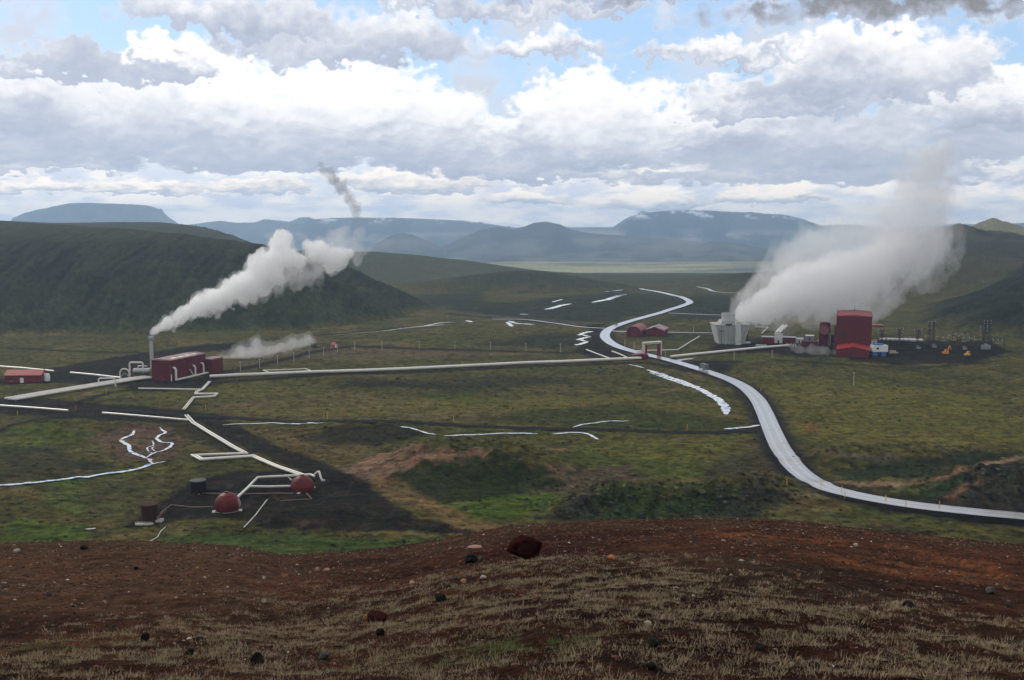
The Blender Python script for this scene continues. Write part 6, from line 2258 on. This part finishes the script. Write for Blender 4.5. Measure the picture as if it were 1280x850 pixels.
def build_steam():
    t = bpy.data.objects.new('steam_plume', None)
    C.objects.link(t)
    t.location = pt(190, 418, 592)
    t['label'] = 'billowing white steam plume rising from the slim chimney'
    t['category'] = 'steam plume'
    blobs = [(190, 417, 3), (195, 413, 4.5), (202, 408, 6), (212, 404, 8), (224, 398, 9), (236, 390, 12), (250, 383, 14), (262, 372, 11), (268, 378, 15), (284, 368, 15), (295, 356, 13),
             (304, 373, 10, 6), (312, 358, 17), (328, 346, 20), (340, 330, 18), (352, 312, 15), (355, 296, 10), (345, 304, 9), (362, 324, 15), (330, 318, 9), (320, 332, 12),
             (376, 326, 9), (392, 316, 12), (408, 320, 12), (424, 318, 11), (438, 318, 6), (414, 336, 9), (428, 330, 6), (386, 306, 7), (402, 306, 6), (332, 364, 7, 5), (348, 350, 8), (318, 376, 5)]
    steam('dense_steam', [(b_[0], b_[1], b_[2] * .92) + tuple(b_[3:]) for b_ in blobs], 592, .8, .30, 6.5, 11.0, 301, 4, True, t, .55, blend=1.6, cut=.12, fine=(5.0, 2.6))
    steam('torn_steam', blobs, 592, .8, .085, 7.0, 11.0, 302, 4, True, t, .55, blend=1.6, cut=.0, fine=(4.5, 5.0))
    fringe = [(420, 300, 14), (440, 308, 12), (452, 312, 9), (402, 300, 12), (432, 288, 8), (450, 290, 7), (352, 342, 24), (382, 342, 16), (330, 372, 8), (392, 332, 18), (446, 326, 8), (365, 345, 14)]
    steam('thin_steam', fringe, 594, 1.0, .040, 5.5, 9.0, 305, 4, False, t, .6, cut=.25, fine=(5.0, 5.0))
    steam('steam_wisp', [(400, 205, 4), (408, 214, 7), (418, 226, 8), (428, 238, 8), (437, 250, 8), (446, 262, 7), (432, 228, 4), (448, 276, 5)], 640, .7, .13, 5.0, 6.0, 311, 4, False, gain=.65, fine=(3.2, 5.0),
          cut=.35, color=(.50, .51, .55), label='faint grey wisp of vapour high above the white plume', cat='steam wisp')  # dark vapour colour stands for cloud shade on the wisp

    t = bpy.data.objects.new('steam_plume', None)
    C.objects.link(t)
    t.location = pt(930, 402, 735)
    t['label'] = 'massive grey steam cloud drifting right from the cooling tower'
    t['category'] = 'steam plume'
    core = [(922, 396, 9), (932, 386, 15), (948, 392, 15), (950, 372, 20), (970, 388, 20), (962, 358, 20), (985, 356, 28), (1005, 384, 26), (985, 335, 20), (1015, 340, 32), (1040, 382, 28), (1045, 330, 33), (1020, 312, 20),
            (1070, 372, 30), (1080, 328, 36), (1100, 352, 29), (1115, 318, 30), (1142, 322, 17), (1135, 298, 25), (1125, 348, 16), (1085, 390, 15), (1000, 318, 20), (1060, 300, 21), (1095, 295, 22), (1152, 302, 18), (1104, 378, 10)]
    steam('dense_steam', core, 735, 1.7, .022, 9.0, 24.0, 321, 4, True, t, .58, blend=5, fine=(9.0, 6.0), color=SHADED_STEAM)
    steam('inner_steam', [(928, 394, 8), (942, 388, 14), (962, 378, 20), (985, 364, 28), (1015, 358, 34), (1050, 352, 34), (1082, 340, 34), (1112, 328, 25), (1130, 308, 19), (1030, 385, 18), (1070, 385, 16)], 735, 1.7, .10, 9.0, 17.0, 323, 4, True, t, .58, blend=5, cut=.2, fine=(8.0, 5.0), color=SHADED_STEAM)
    column = [(1120, 305, 28), (1150, 318, 24), (1160, 300, 22), (1130, 288, 24), (1150, 298, 22), (1142, 268, 24), (1156, 278, 22), (1148, 246, 24), (1167, 256, 17), (1156, 225, 22), (1172, 230, 14), (1166, 204, 17), (1152, 202, 10), (1178, 190, 10), (1190, 182, 6), (1110, 285, 18)]
    steam('thin_steam', column, 745, 1.8, .042, 11.0, 16.0, 331, 4, False, t, .62, blend=4, cut=.05, fine=(8.0, 9.0), color=(.92, .92, .935))  # column tinted darker, also for cloud shade
    veil = [(1160, 192, 12), (1190, 204, 14), (1200, 185, 9), (1122, 225, 12), (1040, 290, 22), (1070, 280, 20), (1010, 300, 18), (1165, 330, 22), (1150, 352, 16), (1182, 300, 14), (980, 315, 18), (1132, 194, 9),
            (1108, 258, 16), (1182, 248, 20), (1114, 374, 12), (1085, 270, 16), (955, 340, 16), (930, 370, 12), (1190, 320, 12), (1175, 275, 20)]
    steam('steam_fringe', veil, 748, 1.8, .018, 11.0, 13.0, 335, 4, False, t, .62, blend=4, cut=.12, fine=(7.0, 9.0), color=SHADED_STEAM)

    low = [(272, 453, 4), (281, 450, 5.5), (291, 447, 6), (301, 444, 7), (311, 442, 7.5), (321, 440, 7.5), (331, 438.5, 7), (341, 437, 6.5), (351, 435, 6), (361, 433, 5.5), (371, 431, 5), (381, 429, 4.5), (390, 427, 4),
           (318, 430, 5, 3), (322, 425, 4, 3), (366, 425, 4.5, 3), (384, 421, 4, 3), (300, 436, 5)]
    d_ = bpy.data.objects.new('steam_drift', None)
    C.objects.link(d_)
    d_.location = at(272, 455)
    d_['label'] = 'low white steam blowing along the ground behind the long red powerhouse'
    d_['category'] = 'steam drift'
    steam('dense_steam', low, 640, .6, .060, 1.5, 4.5, 341, 5, False, d_, flat=1.25, blend=1.8, gain=.6, cut=.15)
    steam('thin_steam', [(a_[0], a_[1] - 1.5, a_[2] * 1.5) + tuple(a_[3:]) for a_ in low], 642, .8, .022, 3.0, 6.0, 343, 5, False, d_, flat=1.1, blend=2.2, gain=.6, cut=.25)
    steam('steam_puff', [(1000, 436, 6), (1015, 437, 7), (1030, 438, 7), (990, 434, 4), (1042, 440, 4)], 640, .8, .035, 1.6, 5.0, 345, 5, False, blend=1.2, gain=.6,
          label='thin grey steam clinging to grass left of the gabled annex', cat='steam puff')


build_steam()


# ------------------------------------------------------------------ haze
def build_haze():
    m = vapour('haze_air', 1.0e-4, (.51, .72, 1.0), .45)
    R_, z0, z1 = 12300.0, -260.0, 330.0
    v = np.array([(sx * R_, sy * R_, z) for z in (z0, z1) for sx, sy in ((-1, -1), (1, -1), (1, 1), (-1, 1))])
    f = np.array([(3, 2, 1, 0), (4, 5, 6, 7), (0, 1, 5, 4), (1, 2, 6, 5), (2, 3, 7, 6), (3, 0, 4, 7)])
    add('haze', mesh_np('haze', v, f, m), kind='stuff')


build_haze()
